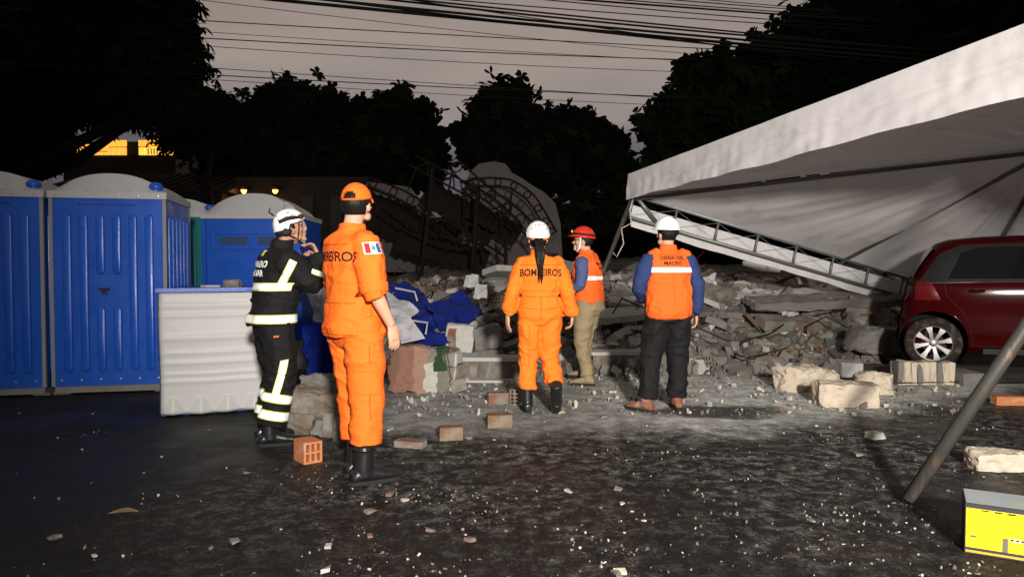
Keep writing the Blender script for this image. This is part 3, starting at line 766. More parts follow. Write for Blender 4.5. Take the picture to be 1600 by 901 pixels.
def spot(ymin, ymax, px0=600, px1=1460):
    """a place on the heap in view, more of them near the front"""
    y = ymin + (ymax - ymin) * rnd.random() ** 1.35; px = rnd.uniform(px0, px1); return (px - 800) / FPX * y, y
def carfree(x, y): return not (4.0 < x < 8.2 and 7.8 < y < 9.75)
def scatter(nm, n, y0, y1, s0, s1, tilt, dz=0, px0=600, px1=1460):
    k = 0
    while k < n:
        x, y = spot(y0, y1, px0, px1)
        if not carfree(x, y): continue
        put(nm, x, y, dz, rnd.uniform(s0, s1) * (1 + .03 * (y - 9)), tilt); k += 1
scatter('brick', 230, 9.2, 15.5, .8, 1.15, .6, .02)
scatter('concrete_chunk', 270, 9.1, 17, .55, 1.5, .7, .01)
scatter('plaster_slab', 150, 9.4, 16.5, .5, 1.6, .28, .02)
scatter('roof_tile', 70, 9.3, 16.5, .7, 1.4, .35, .03)
scatter('plank', 85, 9.8, 18, .6, 1.3, .28, .06)
# fine rubble between them
def fine_rubble(name, n, area, smin, smax, mats_, seed, zf=None, parent=None, off=Vector((0, 0, 0))):
    r = np.random.RandomState(seed); out = []
    base = [np.array([(x * .5, y * .5, z * .5) for x, y, z in ((-1, -.8, -1), (1, -1, -.8), (.9, 1, -1), (-1, .9, -.7), (-.7, -.6, .8), (.6, -.9, .9), (.8, .5, .6), (-.5, .8, 1))])]
    F = [(0, 3, 2, 1), (4, 5, 6, 7), (0, 1, 5, 4), (1, 2, 6, 5), (2, 3, 7, 6), (3, 0, 4, 7)]
    V = []; FF = []; MI = []
    for k in range(n):
        x, y = area(r); s = smin + (smax - smin) * r.random_sample() ** 3.2
        a, b_, c = r.random_sample(3) * 6.28
        M_ = np.array(Euler((a, b_, c)).to_matrix()); d = np.array([s * (.7 + .8 * r.random_sample()), s * (.6 + .5 * r.random_sample()), s * (.35 + .4 * r.random_sample())])
        P = (base[0] * (1 + .35 * (r.random_sample((8, 3)) - .5)) * d) @ M_.T
        P[:, 2] += -P[:, 2].min() * .7 + (zf(x, y) if zf else 0); P[:, 0] += x; P[:, 1] += y
        i0 = len(V); V += [tuple(p) for p in (P - np.array(off))]; FF += [tuple(q + i0 for q in f) for f in F]; MI += [r.randint(len(mats_))] * 6
    me = bpy.data.meshes.new(name); me.from_pydata(V, [], FF); [me.materials.append(m) for m in mats_]; me.polygons.foreach_set('material_index', MI); me.update()
    return ob(name, me, None, parent)
def ar_heap(r):
    while True:
        y = 8.9 + 8 * r.random_sample() ** 1.5; px = r.uniform(590, 1500); x = (px - 800) / FPX * y
        if carfree(x, y): return x, y
# batched heights for speed
def fine_on_heap(n, seed):
    o = fine_rubble('fine_rubble', n, ar_heap, .025, .16, [M_conc, M_soil, M_soil, M_clayl, M_conc, M_plas, M_soil, M_clay], seed, None, heap, ho)
    me = o.data; k = len(me.vertices); co = np.empty(k * 3); me.vertices.foreach_get('co', co); co = co.reshape(-1, 8, 3)
    ctr = co.mean(1); h = hmound(ctr[:, 0] + ho.x, ctr[:, 1] + ho.y); co[:, :, 2] += np.maximum(h, 0)[:, None]; me.vertices.foreach_set('co', co.ravel()); me.update(); tag(o, kind='stuff')
    return o
fine_on_heap(6500, 5)
BSL = [slab_mesh((1.25, .62, .11), 90 + k) for k in range(4)]; BSLm = [withm(me, mm) for me in BSL for mm in (M_conc, M_plas, M_conc)]
for k in range(34):                                                 # broken floor and wall slabs lying in the heap
    x, y = spot(9.7, 16)
    if carfree(x, y): put('concrete_slab', x, y, .05, rnd.uniform(.45, 1.1), .20, mesh=rnd.choice(BSLm))
def wall_chunk_mesh(nc, nr, seed):
    r = random.Random(seed); q = MB(); bw, bh = .20, .10; q.box((0, 0, 0), (nc * bw + .01, .13, nr * bh + .01))
    for j in range(nr):
        for i in range(nc):
            if r.random() < .86: q.box(((i + .5 + (.5 if j % 2 else 0) - nc / 2 - .25) * bw, -.012, (j + .5 - nr / 2) * bh), (bw - .014, .15 + r.uniform(-.012, .012), bh - .014))
    return q.mesh('wall_chunk')
WC = [withm(wall_chunk_mesh(*a), mm) for a in ((4, 4, 1), (3, 5, 2), (5, 3, 3)) for mm in (M_clayl, M_clay)]
for k in range(22):                                                 # pieces of brickwork still bonded
    x, y = spot(9.6, 15)
    if carfree(x, y): o = put('bonded_brickwork', x, y, .10, rnd.uniform(.7, 1.1), .25, mesh=rnd.choice(WC)); o.rotation_euler.x += rnd.choice((.3, .9, 1.3, -.5))
# bent bars and pipes sticking out
for k in range(40):
    x, y = spot(9.6, 17); z = hm1(x, y); a = rnd.uniform(0, 6.28); q = MB()
    q.tube([(0, 0, -.1), (.2 * math.cos(a), .2 * math.sin(a), .12), (.6 * math.cos(a + .3), .6 * math.sin(a + .3), .22 + rnd.uniform(-.1, .15)), (1.0 * math.cos(a + .7), 1.0 * math.sin(a + .7), rnd.uniform(-.05, .35))], .011, 6)
    q.build('bent_bar', M_steelr, heap, smooth=True, loc=Vector((x, y, z)) - ho)
# named slabs that stand out on the heap
def slab_at(px, py, Y, d, rot, m, seed, nm='concrete_slab'):
    p = PX(px, py, Y); o = ob(nm, slab_mesh(d, seed), m, heap, p - ho, rot); return o
slab_at(1190, 416, 13.5, (.75, .30, .08), (R(62), R(4), R(-6)), M_plas, 3)
o = ob('concrete_slab', rough_block((2.4, .55, .13), 78, 10, .022, .12), M_conc, heap, PX(1290, 470, 11.2) - ho, (R(12), R(-2), R(5)))
o = ob('concrete_slab', rough_block((1.9, .5, .09), 79, 10, .02, .15), M_plas, heap, PX(1240, 463, 11.9) - ho, (R(18), R(-2), R(3)))
slab_at(1020, 475, 10.9, (1.5, .5, .10), (R(18), R(3), R(-5)), M_plas, 8)
slab_at(960, 492, 10.4, (1.3, .45, .09), (R(16), R(-4), R(8)), M_plas, 9)
o = ob('concrete_slab', rough_block((.95, .4, .30), 77, 8, .03, .4), M_conc, heap, PX(1365, 530, 9.9) - ho, (R(5), R(4), R(10)))
slab_at(890, 420, 13.5, (.9, .3, .1), (R(60), R(10), R(8)), M_conc, 14)

# ---------------- big wall pieces in front of the heap
def stack_wall(name, label, loc, yaw, rows, cols, L_=.0, face=None, bw=.095, bh=.20, bd=.15, tilt=(0, 0), fallen=None, cat='wall piece'):
    """fallen piece of brick wall: standing hollow bricks with mortar joints and plaster skin"""
    t = empty(name, loc, yaw, label, cat); t.rotation_euler = (tilt[0], tilt[1], yaw)
    W_ = cols * (bw + .008); H_ = rows * (bh + .008)
    MB().box((0, bd / 2 + .004, H_ / 2), (W_ - .012, bd - .012, H_ - .012)).build('mortar', M_conc, t)
    for r_ in range(rows):
        for c in range(cols):
            me = chunk_mesh((bw, bd + .01, bh), 300 + (r_ * 7 + c) % 5, 34, .10); me.materials.append(M_clayl if (c * 5 + r_ * 3) % 4 else M_clay)
            o = ob('brick', me, None, t, (-W_ / 2 + (c + .5) * (bw + .008), bd / 2 - .004 + rnd.uniform(-.006, .006), (r_ + .5) * (bh + .008)))
    return t
gp = GR(765, 594)
w1 = stack_wall('wall_fragment', 'low strip of broken wall with upright ribbed bricks left of the woman', gp, R(-2), 1, 7, bw=.092, bh=.23, bd=.3)
MB().box((0, .15, .25), (.74, .34, .045)).build('plaster_cap', M_plas, w1)
MB().box((.05, .10, .012), (.95, .55, .03)).build('plaster_foot', M_plas, w1)
gp = GR(962, 585)
w2 = stack_wall('wall_fragment', 'broken strip of brick wall between the red-helmet man and the white-helmet man', gp, R(3), 1, 6, bw=.088, bh=.24, bd=.3)
MB().box((.42, .16, .12), (.26, .3, .25)).build('plaster_end', M_plas, w2)
MB().box((.02, .15, .262), (.82, .32, .04)).build('plaster_cap', M_plas, w2)
# large painted chunk beside the tall man
gp = GR(660, 613)
t = empty('wall_fragment', gp, R(8), 'big broken wall chunk with red, green and white paint beside the tall man', 'wall piece')
def painted_wall():
    m = mat('layered_wall_paint', (.15, .14, .125), .9, var=.3, vs=9, bump=.8, bs=30); t_ = m.node_tree; bb = t_.nodes['Principled BSDF']; nn = t_.nodes.new; ll = t_.links.new
    tc = nn('ShaderNodeTexCoord'); nz = nn('ShaderNodeTexNoise'); nz.inputs['Scale'].default_value = 9; nz.inputs['Detail'].default_value = 5; ll(tc.outputs['Object'], nz.inputs['Vector'])
    sb = nn('ShaderNodeVectorMath'); sb.operation = 'MULTIPLY_ADD'; sb.inputs[1].default_value = (.16, .16, .16); ll(nz.outputs['Color'], sb.inputs[0]); ll(tc.outputs['Object'], sb.inputs[2]); sp_ = nn('ShaderNodeSeparateXYZ'); ll(sb.outputs[0], sp_.inputs[0])
    def rng(sock, lo, hi):
        a_ = nn('ShaderNodeMath'); a_.operation = 'GREATER_THAN'; a_.inputs[1].default_value = lo; ll(sock, a_.inputs[0]); c_ = nn('ShaderNodeMath'); c_.operation = 'LESS_THAN'; c_.inputs[1].default_value = hi; ll(sock, c_.inputs[0])
        d_ = nn('ShaderNodeMath'); d_.operation = 'MULTIPLY'; ll(a_.outputs[0], d_.inputs[0]); ll(c_.outputs[0], d_.inputs[1]); return d_.outputs[0]
    last = bb.inputs['Base Color'].links[0].from_socket
    for (x0, x1, z0, z1, col) in ((-.5, .06, -.4, .4, (.25, .145, .105)), (-.5, -.10, -.4, .4, (.19, .10, .075)), (.02, .16, -.4, .06, (.36, .35, .31)), (.13, .27, .0, .3, (.022, .045, .020)), (.27, .32, -.02, .4, (.22, .10, .075))):
        k1, k2 = rng(sp_.outputs[0], x0 + .08, x1 + .08), rng(sp_.outputs[2], z0 + .08, z1 + .08); mu = nn('ShaderNodeMath'); mu.operation = 'MULTIPLY'; ll(k1, mu.inputs[0]); ll(k2, mu.inputs[1])
        mx = nn('ShaderNodeMix'); mx.data_type = 'RGBA'; ll(mu.outputs[0], mx.inputs[0]); ll(last, mx.inputs[6]); mx.inputs[7].default_value = col + (1,); last = mx.outputs[2]
    ll(last, bb.inputs['Base Color']); return m
me = rough_block((.70, .30, .50), 4, 12, .022, .22); o = ob('core', me, painted_wall(), t, (.0, .12, .225), (R(-8), R(3), 0))
def skin_patch(name, pts, m, y0, parent, th=.018):
    for it in range(3):
        out_ = []
        for a, b_ in zip(pts, pts[1:] + pts[:1]):
            l_ = math.hypot(b_[0] - a[0], b_[1] - a[1]); out_ += [a, ((a[0] + b_[0]) / 2 + rnd.uniform(-.09, .09) * l_, (a[1] + b_[1]) / 2 + rnd.uniform(-.09, .09) * l_)]
        pts = out_
    q = MB(); q.prism([(x, y0, z) for x, z in pts], (0, th, 0)); return q.build(name, m, parent)
for r_ in range(3):
    for c in range(2):
        o = ob('brick', BR[1].copy(), None, t, (.37 - .03 * r_ + rnd.uniform(-.02, .02), .0 + c * .16, .085 + r_ * .142), (rnd.uniform(-.1, .1), R(-12), R(14 + 9 * r_))); o.data.materials.clear(); o.data.materials.append(M_clayl); o.scale = (.9, 1.5, .72)
MB().tube([(.30, -.05, .02), (.335, -.06, .2), (.36, -.05, .42)], [.02, .025, .018], 6).build('mortar_edge', M_plas, t)
# two-piece chunk above: brick face + plaster, and rounded plaster block
t = empty('wall_fragment', (PX(718, 527, 8.95).x, 8.92, 0), R(-3), 'pale broken wall corner showing a brick face, propped on the rubble', 'wall piece')
ob('core', rough_block((.34, .22, .34), 9, 7, .014, .12), M_plas, t, (0, .12, .46), (0, R(4), 0))
skin_patch('brick_face', [(-.14, .33), (-.04, .32), (-.03, .58), (-.13, .59)], M_clay, -.004, t)
ob('support', rough_block((.5, .3, .32), 10, 5, .02, .2), M_conc, t, (0, .18, .14))
t = empty('wall_fragment', (PX(762, 527, 9.0).x, 8.97, 0), R(5), 'rounded grey plaster block with a brick-red edge, left of the woman in orange', 'wall piece')
ob('core', rough_block((.34, .22, .28), 11, 7, .016, .3), M_conc, t, (0, .12, .47), (R(6), R(-8), 0))
skin_patch('brick_edge', [(.09, .35), (.15, .37), (.16, .53), (.12, .58)], M_clay, -.008, t)
ob('support', rough_block((.4, .3, .34), 12, 5, .02, .2), M_conc, t, (0, .18, .15))
t = empty('wall_fragment', (PX(694, 530, 9.1).x, 9.1, 0), R(35), 'dark curved wall piece leaning behind the painted chunk', 'wall piece')
ob('core', rough_block((.4, .16, .62), 13, 7, .02, .4), M_conc, t, (0, .1, .28))
# grey block pile at the firefighter's feet
t = empty('block_pile', GR(487, 680), R(-6), 'grey broken concrete blocks piled behind the firefighter in black', 'rubble')
for (p, d, s_, r_) in (((-.05, .22, .17), (.42, .3, .36), 21, .35), ((.20, .30, .20), (.26, .3, .40), 22, -.5), ((-.16, .10, .09), (.26, .22, .18), 23, .3), ((.08, .05, .06), (.2, .2, .12), 24, .6), ((.28, .45, .36), (.3, .26, .26), 25, .2), ((-.02, .35, .36), (.36, .2, .14), 26, -.1)):
    ob('concrete_block', rough_block(d, s_, 7, .022, .45), M_clayl if s_ % 2 else M_conc, t, p, (.25 * r_, .5 * r_, r_))
o = ob('hollow_brick', withm(BR[1], M_clayl), None, t, (.19, -.02, .11), (0, R(90), R(80)))
# ---------------- single bricks on the street
def street_brick(label, px, py, yaw, kind, m, sc=(1, 1, 1), tilt=(0, 0), z=None):
    me = withm(BR[kind], m); o = ob('hollow_brick', me); hh = (.14, .19, .19)[kind] * sc[2] / 2
    p = GR(px, py); o.location = (p.x, p.y + .05, hh if z is None else z); o.rotation_euler = (tilt[0], tilt[1], yaw); o.scale = sc
    tag(o, label, 'brick', 'single bricks lying on the street'); return o
M_clayb = mat('fresh_orange_brick', (.46, .17, .075), .88, var=.25, vs=9, bump=.5, bs=40, col2=(.42, .35, .28), c2=(.55, .7), c2s=8)
street_brick('broken orange six-hole brick on the asphalt in front of the firefighter', 478, 722, R(-52), 0, M_clayb, (.75, 1.15, 1.05))
M_clayd = mat('muddy_brick', (.16, .085, .05), .92, var=.3, vs=8, bump=.5, bs=35, col2=(.19, .16, .12), c2=(.45, .62), c2s=5)
street_brick('brown brick lying alone on the asphalt right of the tall man', 703, 688, R(12), 0, M_clayd, (.75, .9, .72))
street_brick('long dusty brick lying just left of the woman\'s boots', 780, 668, R(7), 0, M_clayd, (.86, 1, .76))
street_brick('brick with an orange broken end beside the hollow brick, left of the woman', 778, 631, R(10), 0, M_clay, (.85, 1, .78))
street_brick('hollow brick with open holes facing the camera, behind the long dusty brick', 806, 632, R(80), 1, M_clayl, (.8, 1.1, .8))
street_brick('thin broken brick flat on the asphalt behind the tall man\'s boot', 640, 700, R(-15), 0, M_clay, (.95, .8, .35))
street_brick('brick standing behind the tall man\'s shin', 537, 690, R(40), 0, M_clayl, (.7, .8, 1.3))
street_brick('orange brick lying flat right of the leaning tent leg', 1582, 633, R(-6), 0, M_clayb, (1.2, 1, .6))
# ---------------- stone blocks at the right
def stone(label, px, py, d, yaw, seed, m=None, amp=.016, chip=.3, tilt=(0, 0), sink=.01, grp='broken stone blocks before the red car'):
    p = GR(px, py); me = rough_block(d, seed, 9, amp, chip); o = ob('stone_block', me, m or M_stone); o.location = (p.x, p.y + d[1] * .45, d[2] / 2 - sink); o.rotation_euler = (tilt[0], tilt[1], yaw)
    return tag(o, label, 'block', grp)
stone('squared warm-lit stone block lying nearest in the group before the car', 1330, 637, (.56, .28, .24), R(-3), 31, chip=.15)
stone('long pale stone lying behind the squared block', 1268, 612, (.62, .34, .25), R(14), 32, amp=.03)
stone('smooth white plaster piece resting at the end of the long pale stone', 1330, 592, (.28, .26, .22), R(5), 33, M_plas, .008, .3)
stone('rounded stone lump between the squared block and the ribbed block', 1374, 616, (.34, .32, .24), R(-20), 34, amp=.03, chip=.4)
stone('small grey block at the edge of the rubble with a white side', 1252, 562, (.52, .3, .26), R(4), 35, M_conc)
stone('pale stone block at the right edge of the picture', 1572, 737, (.34, .22, .13), R(-7), 36, chip=.2)
stone('white fragment on the dark asphalt left of the leaning leg', 1372, 686, (.12, .10, .06), R(20), 37, M_plas, .006, .4)
t = empty('wall_fragment', GR(1452, 603) + Vector((0, .14, 0)), R(-3), 'ribbed pale block of upright bricks just in front of the car wheel', 'wall piece')
for c in range(9):
    me = chunk_mesh((.068, .22, .27), 400 + c % 4, 30, .10); me.materials.append(M_stone if c % 3 else M_conc); ob('brick', me, None, t, (-.285 + c * .071, .0 + rnd.uniform(-.008, .008), .135))
MB().box((0, .01, .13), (.62, .19, .25)).build('mortar', M_stone, t)
# ---------------- small debris on the street (parts of the ground where they can be told apart)
DB = [(withm(chunk_mesh((.075, .055, .026), 500 + s, 14), m), nm) for s in range(4) for m, nm in ((M_plas, 'plaster_fragment'), (M_stone, 'stone_fragment'), (M_conc, 'concrete_fragment'), (M_clay, 'brick_fragment'), (M_conc, 'concrete_fragment'))]
def ar_street(r):
    while True:
        py = 590 + 310 * r.random_sample() ** .8; px = r.uniform(0, 1600)
        if px < 430 and r.random_sample() < .75: continue
        if px > 450 and px < 1500 and r.random_sample() < .0: continue
        p = GR(px, py); return p.x, p.y
rs = np.random.RandomState(11)
for k in range(110):
    x, y = ar_street(rs); me, nm = DB[rs.randint(len(DB))]; s_ = .18 + .70 * rs.random_sample() ** 2.8
    if y > 6: s_ *= 1.4
    o = ob(nm, me, None, ground, (x, y, .010 * s_), (rnd.uniform(-.2, .2), rnd.uniform(-.2, .2), rnd.uniform(0, 6.28))); o.scale = (s_, s_, s_)
# crumbs: clustered plaster grit
CL = [ar_street(rs) for _ in range(70)]
def ar_crumb(r):
    if r.random_sample() < .75:
        c = CL[r.randint(len(CL))]; d_ = .02 + .22 * r.random_sample() ** 1.5; a = r.random_sample() * 6.28; return c[0] + d_ * 1.6 * math.cos(a), c[1] + d_ * math.sin(a)
    return ar_street(r)
tag(fine_rubble('plaster_crumbs', 2000, ar_crumb, .0012, .015, [M_conc, M_clayl, M_conc, M_conc, M_clayl, M_stone, M_conc, M_clay, M_plas], 21, None), 'loose pale plaster and brick crumbs strewn over the asphalt', 'debris', kind='stuff')
def ar_front(r):
    px = r.uniform(610, 1500); py = 560 + 90 * r.random_sample() ** 2.0; p = GR(px, py); return p.x, p.y
tag(fine_rubble('rubble_grit', 2600, ar_front, .005, .06, [M_plas, M_conc, M_stone, M_clay, M_conc, M_conc], 22, None), 'pale rubble grit at the foot of the heap', 'debris', kind='stuff')
# a dry leaf
lf = MB(); lf.grid(lambda u, v: Vector(((u - .5) * .15, (v - .5) * .085 * math.sin(math.pi * min(.98, max(.02, u))), .012 + .02 * abs(v - .5) + .012 * math.sin(3 * u))), 8, 4)
p = GR(193, 806); tag(lf.build('dry_leaf', mat('dry_leaf', (.16, .11, .06), .8, var=.3), None, smooth=True, loc=(p.x, p.y, 0), rot=(0, 0, .2), fix=False), 'dry brown leaf on the wet asphalt, bottom left', 'leaf')

# debris lying on the toppled toilet
p = PX(362, 448, 7.6); o = ob('rubble_lump', rough_block((.17, .12, .09), 61, 6, .012, .4), M_clayl); o.location = (p.x, p.y, 1.165); tag(o, 'brown rubble lump lying on top of the toppled toilet', 'rubble')
p = PX(330, 448, 7.9); o = ob('plaster_sheet', slab_mesh((.22, .14, .02), 62), M_plas); o.location = (p.x, p.y, 1.135); tag(o, 'thin pale plaster flake on the blue top of the toppled toilet', 'rubble')

for (px, py, Y, sz, sd) in ((738, 446, 11.6, .13, 3), (748, 463, 11.0, .11, 5), (1105, 440, 12.2, .18, 7), (1235, 492, 10.9, .14, 9)):   # sheets of paper and plastic caught in the heap
    p = PX(px, py, Y); c_ = [Vector((-sz, 0, -.05)), Vector((sz, .05, -.04)), Vector((sz * .9, .12, .14)), Vector((-sz * .8, .1, .12))]
    crumple('torn_plastic_sheet', [p + q - ho for q in c_], sd, .09, 12, 12, .003, M_white, heap, 9)
M_rust = mat('dark_rusted_steel', (.014, .009, .008), .85, var=.3, vs=14, spec=.05)  # darker, duller tone than rusty_steel, for the wreckage and house fittings
# ------------------------------------------------------------------ collapsed building behind: broken wall, fallen roof trusses
M_wall = mat('old_rendered_wall', (.10, .086, .080), .9, var=.2, vs=1.5, bump=.4, bs=10, col2=(.07, .058, .05), c2=(.5, .7), c2s=1.2)
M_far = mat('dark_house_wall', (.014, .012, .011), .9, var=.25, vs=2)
def prism_wall(name, label, Y, outline, th, m, cat='wall'):
    pts = [PX(px, py, Y) for px, py in outline]; b = Vector((sum(p.x for p in pts) / len(pts), Y, 0)); q = MB(); q.prism([p - b for p in pts], (0, th, 0)); o = q.build(name, m, None, loc=b)
    return tag(o, label, cat)
prism_wall('broken_wall', 'broken standing wall with a ragged top behind the fallen trusses', 21, [(705, 425), (705, 330), (722, 300), (735, 268), (748, 256), (772, 252), (790, 256), (800, 270), (815, 278), (832, 290), (850, 300), (868, 318), (876, 350), (880, 425)], .25, M_wall)
prism_wall('broken_wall', 'low broken wall with leaning edge just right of the tall man\'s cap', 21.4, [(560, 425), (562, 300), (575, 284), (640, 292), (655, 310), (690, 350), (700, 425)], .25, M_wall)
def hole_beam(name, label, pts, hgt, m=M_rust, Y=None, holes=True, posts=True, post_len=.5):
    """fallen steel roof beam: two chords joined by rings"""
    P = [PX(*q) for q in pts]; b = Vector((P[0].x, P[0].y, 0)); t = empty(name, b, 0, label, 'roof truss', 'fallen steel roof trusses')
    # resample
    fine = []
    for i in range(len(P) - 1):
        for k in range(6): fine.append(P[i].lerp(P[i + 1], k / 6))
    fine.append(P[-1])
    for _ in range(3): fine = [fine[0]] + [(fine[i - 1] + fine[i] * 2 + fine[i + 1]) / 4 for i in range(1, len(fine) - 1)] + [fine[-1]]
    up = []
    for i in range(len(fine)):
        d = (fine[min(i + 1, len(fine) - 1)] - fine[max(i - 1, 0)]).normalized(); u = Vector((-d.z, 0, d.x)); u = u if u.z > 0 else -u; up.append(u.normalized())
    MB().tube([f - b for f in fine], .028, 6).build('chord', m, t); MB().tube([f + u * hgt - b for f, u in zip(fine, up)], .028, 6).build('chord', m, t)
    step = 4
    for i in range(1, len(fine) - 1, step):
        c = fine[i] + up[i] * hgt / 2 - b; d = (fine[i + 1] - fine[i - 1]).normalized(); r_ = hgt * .42
        if holes: MB().tube([c + d * r_ * math.cos(2 * math.pi * k / 14) + up[i] * r_ * math.sin(2 * math.pi * k / 14) for k in range(15)], .02, 5).build('web_ring', m, t)
        else: MB().tube([fine[i] - b, fine[i + 1] + up[i + 1] * hgt - b], .022, 5).build('web_bar', m, t); MB().tube([fine[i + 1] + up[i + 1] * hgt - b, fine[min(i + 2, len(fine) - 1)] - b], .022, 5).build('web_bar', m, t)
        if posts and i % 6 == 1:
            MB().tube([fine[i] - b, fine[i] - b - Vector((rnd.uniform(-.2, .2), 0, post_len * rnd.uniform(.7, 1.5)))], .026, 5).build('purlin_bar', m, t)
    return t
hole_beam('fallen_truss', 'arched steel truss curving down over the broken wall to the right', [(720, 297, 18.5), (760, 290, 18.4), (795, 292, 18.2), (825, 312, 18), (845, 345, 17.8), (858, 368, 17.6)], .20, post_len=.9)
hole_beam('fallen_truss', 'steel truss with round holes slanting across the middle of the wreckage', [(700, 262, 19.4), (740, 300, 19), (780, 330, 18.6), (810, 355, 18.2), (840, 385, 17.8)], .34)
hole_beam('fallen_truss', 'steel truss running down from beside the tall man\'s cap', [(572, 292, 19), (620, 310, 18.6), (655, 330, 18.2), (700, 365, 17.8), (745, 400, 17.2)], .26)
hole_beam('fallen_truss', 'lowest steel truss lying close above the rubble behind the crushed toilet', [(590, 330, 18.4), (640, 365, 18), (690, 385, 17.6), (740, 392, 17.4), (765, 378, 17.4)], .22, holes=False)
hole_beam('fallen_truss', 'steel truss crossing the upper part of the wreckage under the trees', [(640, 258, 20), (700, 290, 19.6), (760, 322, 19.2), (800, 360, 18.6)], .30, holes=False)
hole_beam('fallen_truss', 'steel truss with ring web slanting low between the two thin posts', [(660, 340, 18), (700, 345, 17.8), (745, 372, 17.4), (790, 402, 17)], .20)
for (a, b_, lab) in (((676, 262), (655, 425), 'thin dark post leaning in front of the wreckage, left one'), ((746, 292), (735, 425), 'thin dark post leaning in front of the wreckage, middle one'), ((790, 365), (788, 425), 'short thick dark post at the right end of the wreckage')):
    p, q = PX(*a, 17), PX(*b_, 16.8); q.z = min(q.z, hm1(q.x, q.y)) - .1; m_ = MB(); m_.tube([q - q, (p - q) * .5 + Vector((.02, 0, 0)), p - q], [.05, .045, .04], 8); tag(m_.build('wooden_post', M_rust, None, smooth=True, loc=q), lab, 'post')
# heap of dark roof sheets on the left of the trusses
for k, (px, py, Y, w_, h_, a) in enumerate(((640, 355, 19.8, 2.6, .9, 22), (720, 330, 19.9, 2.2, .7, 30), (600, 330, 20.2, 1.6, .8, 18), (770, 345, 19.4, 1.6, .5, 28), (690, 390, 18.6, 2.4, .6, 15))):
    p = PX(px, py, Y); q = MB()
    q.grid(lambda u, v: Vector(((u - .5) * w_, (v - .5) * .5, (v - .5) * h_ + .03 * math.sin(u * w_ * 26))), 60, 3); o = q.build('roof_sheet', M_rust, heap, smooth=True, fix=False, loc=p - ho, rot=(0, R(a), 0))
    s_ = o.modifiers.new('s', 'SOLIDIFY'); s_.thickness = .01

# ------------------------------------------------------------------ houses behind the toilets
def house(name, label, x0, x1, y, d, h, m, roofm=None, rh=0):
    t = empty(name, ((x0 + x1) / 2, y, 0), 0, label, 'house'); w_ = x1 - x0
    MB().box((0, d / 2, h / 2), (w_, d, h)).build('wall', m, t)
    if rh:
        q = MB(); ov = .3; q.add([(-w_ / 2 - ov, -ov, h), (w_ / 2 + ov, -ov, h), (w_ / 2 + ov, d / 2, h + rh), (-w_ / 2 - ov, d / 2, h + rh), (-w_ / 2 - ov, d + ov, h), (w_ / 2 + ov, d + ov, h)], [(0, 1, 2, 3), (3, 2, 5, 4), (0, 3, 4), (1, 5, 2), (0, 4, 5, 1)]); rf_ = q.build('roof', roofm or M_tile, t)
        n_ = int(w_ / .35)
        for k in range(n_): MB().tube([(-w_ / 2 + (k + .5) * w_ / n_, -ov, h + .03), (-w_ / 2 + (k + .5) * w_ / n_, d / 2, h + rh + .03)], .06, 6).build('tile_row', roofm or M_tile, rf_)
    return t
M_dtile = mat('old_dark_roof_tile', (.018, .011, .008), .9, var=.4, vs=4)
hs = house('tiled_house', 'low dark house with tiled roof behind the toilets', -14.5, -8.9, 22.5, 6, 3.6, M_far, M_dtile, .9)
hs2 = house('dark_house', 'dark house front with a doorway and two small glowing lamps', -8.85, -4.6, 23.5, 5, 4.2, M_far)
MB().box((-1.35, -.02, 2.3), (1.05, .06, 2.2)).build('door_frame', M_wall, hs2); MB().box((-1.35, -.06, 2.2), (.55, .06, 2.0)).build('door', M_rust, hs2)
for sx in (.2, 1.1, 1.7): MB().box((sx, -.03, 3.0), (.35, .08, 1.2)).build('window', M_dark, hs2)
M_glow = emis('sodium_bulb', (1, .42, .06), 9)
for (px, py, lab) in ((381, 297, 'glowing orange wall lamp above the toilet roof, left one'), (430, 297, 'glowing orange wall lamp above the firefighter\'s helmet')):
    p = PX(px, py, 22.9); t = empty('wall_lamp', p, 0, lab, 'lamp', 'orange lamps on the dark house')
    MB().box((0, .28, .12), (.10, .62, .05)).build('bracket', M_rust, t)
    q = MB(); q.lathe([(.02, .16), (.10, .10), (.14, 0)], (0, 0, .0), (0, 0, 1), 14); q.build('shade', M_rust, t)
    MB().ball((0, 0, .0), (.085, .085, .11), None, 12, 8).build('bulb', M_glow, t, smooth=True)
    pl = bpy.data.lights.new('wall_lamp_light', 'POINT'); pl.energy = 14; pl.color = (1, .45, .1); pl.shadow_soft_size = .1
    po = bpy.data.objects.new('wall_lamp_light', pl); C.objects.link(po); po.parent = t; po.location = (0, -.25, -.1)
# lit building far behind the big tree
M_lit = emis('lit_facade_panel', (1, .40, .05), 1.3); M_lit2 = emis('lit_facade_yellow', (1, .55, .08), 1.3)
t = empty('lit_building', (PX(190, 230, 60).x, 60, 0), 0, 'distant building with glowing orange facade seen through the big tree', 'building'); b = t.location
a0, a1 = PX(100, 242, 60) - b, PX(274, 218, 60) - b
MB().box(((a0.x + a1.x) / 2, 2, a0.z / 2), (a1.x - a0.x + .4, 3.6, a0.z)).build('wall', M_far, t)
nfl = 18
for k in range(nfl):
    x = a0.x + (k + .5) * (a1.x - a0.x) / nfl; z1 = a1.z if k > 13 else (a1.z - .1 if k > 6 else a1.z - .45)
    if k in (10, 11): continue
    MB().box((x, .1, (a0.z + z1 - .55) / 2), ((a1.x - a0.x) / nfl - .06, .2, z1 - .55 - a0.z)).build('lit_panel', M_lit if k < 12 else M_lit2, t)
    MB().box((x, .1, z1 - .2), ((a1.x - a0.x) / nfl - .03, .2, .5)).build('lit_panel', M_lit, t)
for k in range(9): MB().box((PX(232 + k * 4.6, 236, 60).x - b.x, -.05, a0.z + .28), (.06, .06, .5)).build('railing_bar', M_wall, t)
MB().box(((a0.x + a1.x) / 2, 2.2, a1.z / 2), (a1.x - a0.x - .2, 3.0, a1.z - .1)).build('core_wall', M_far, t)
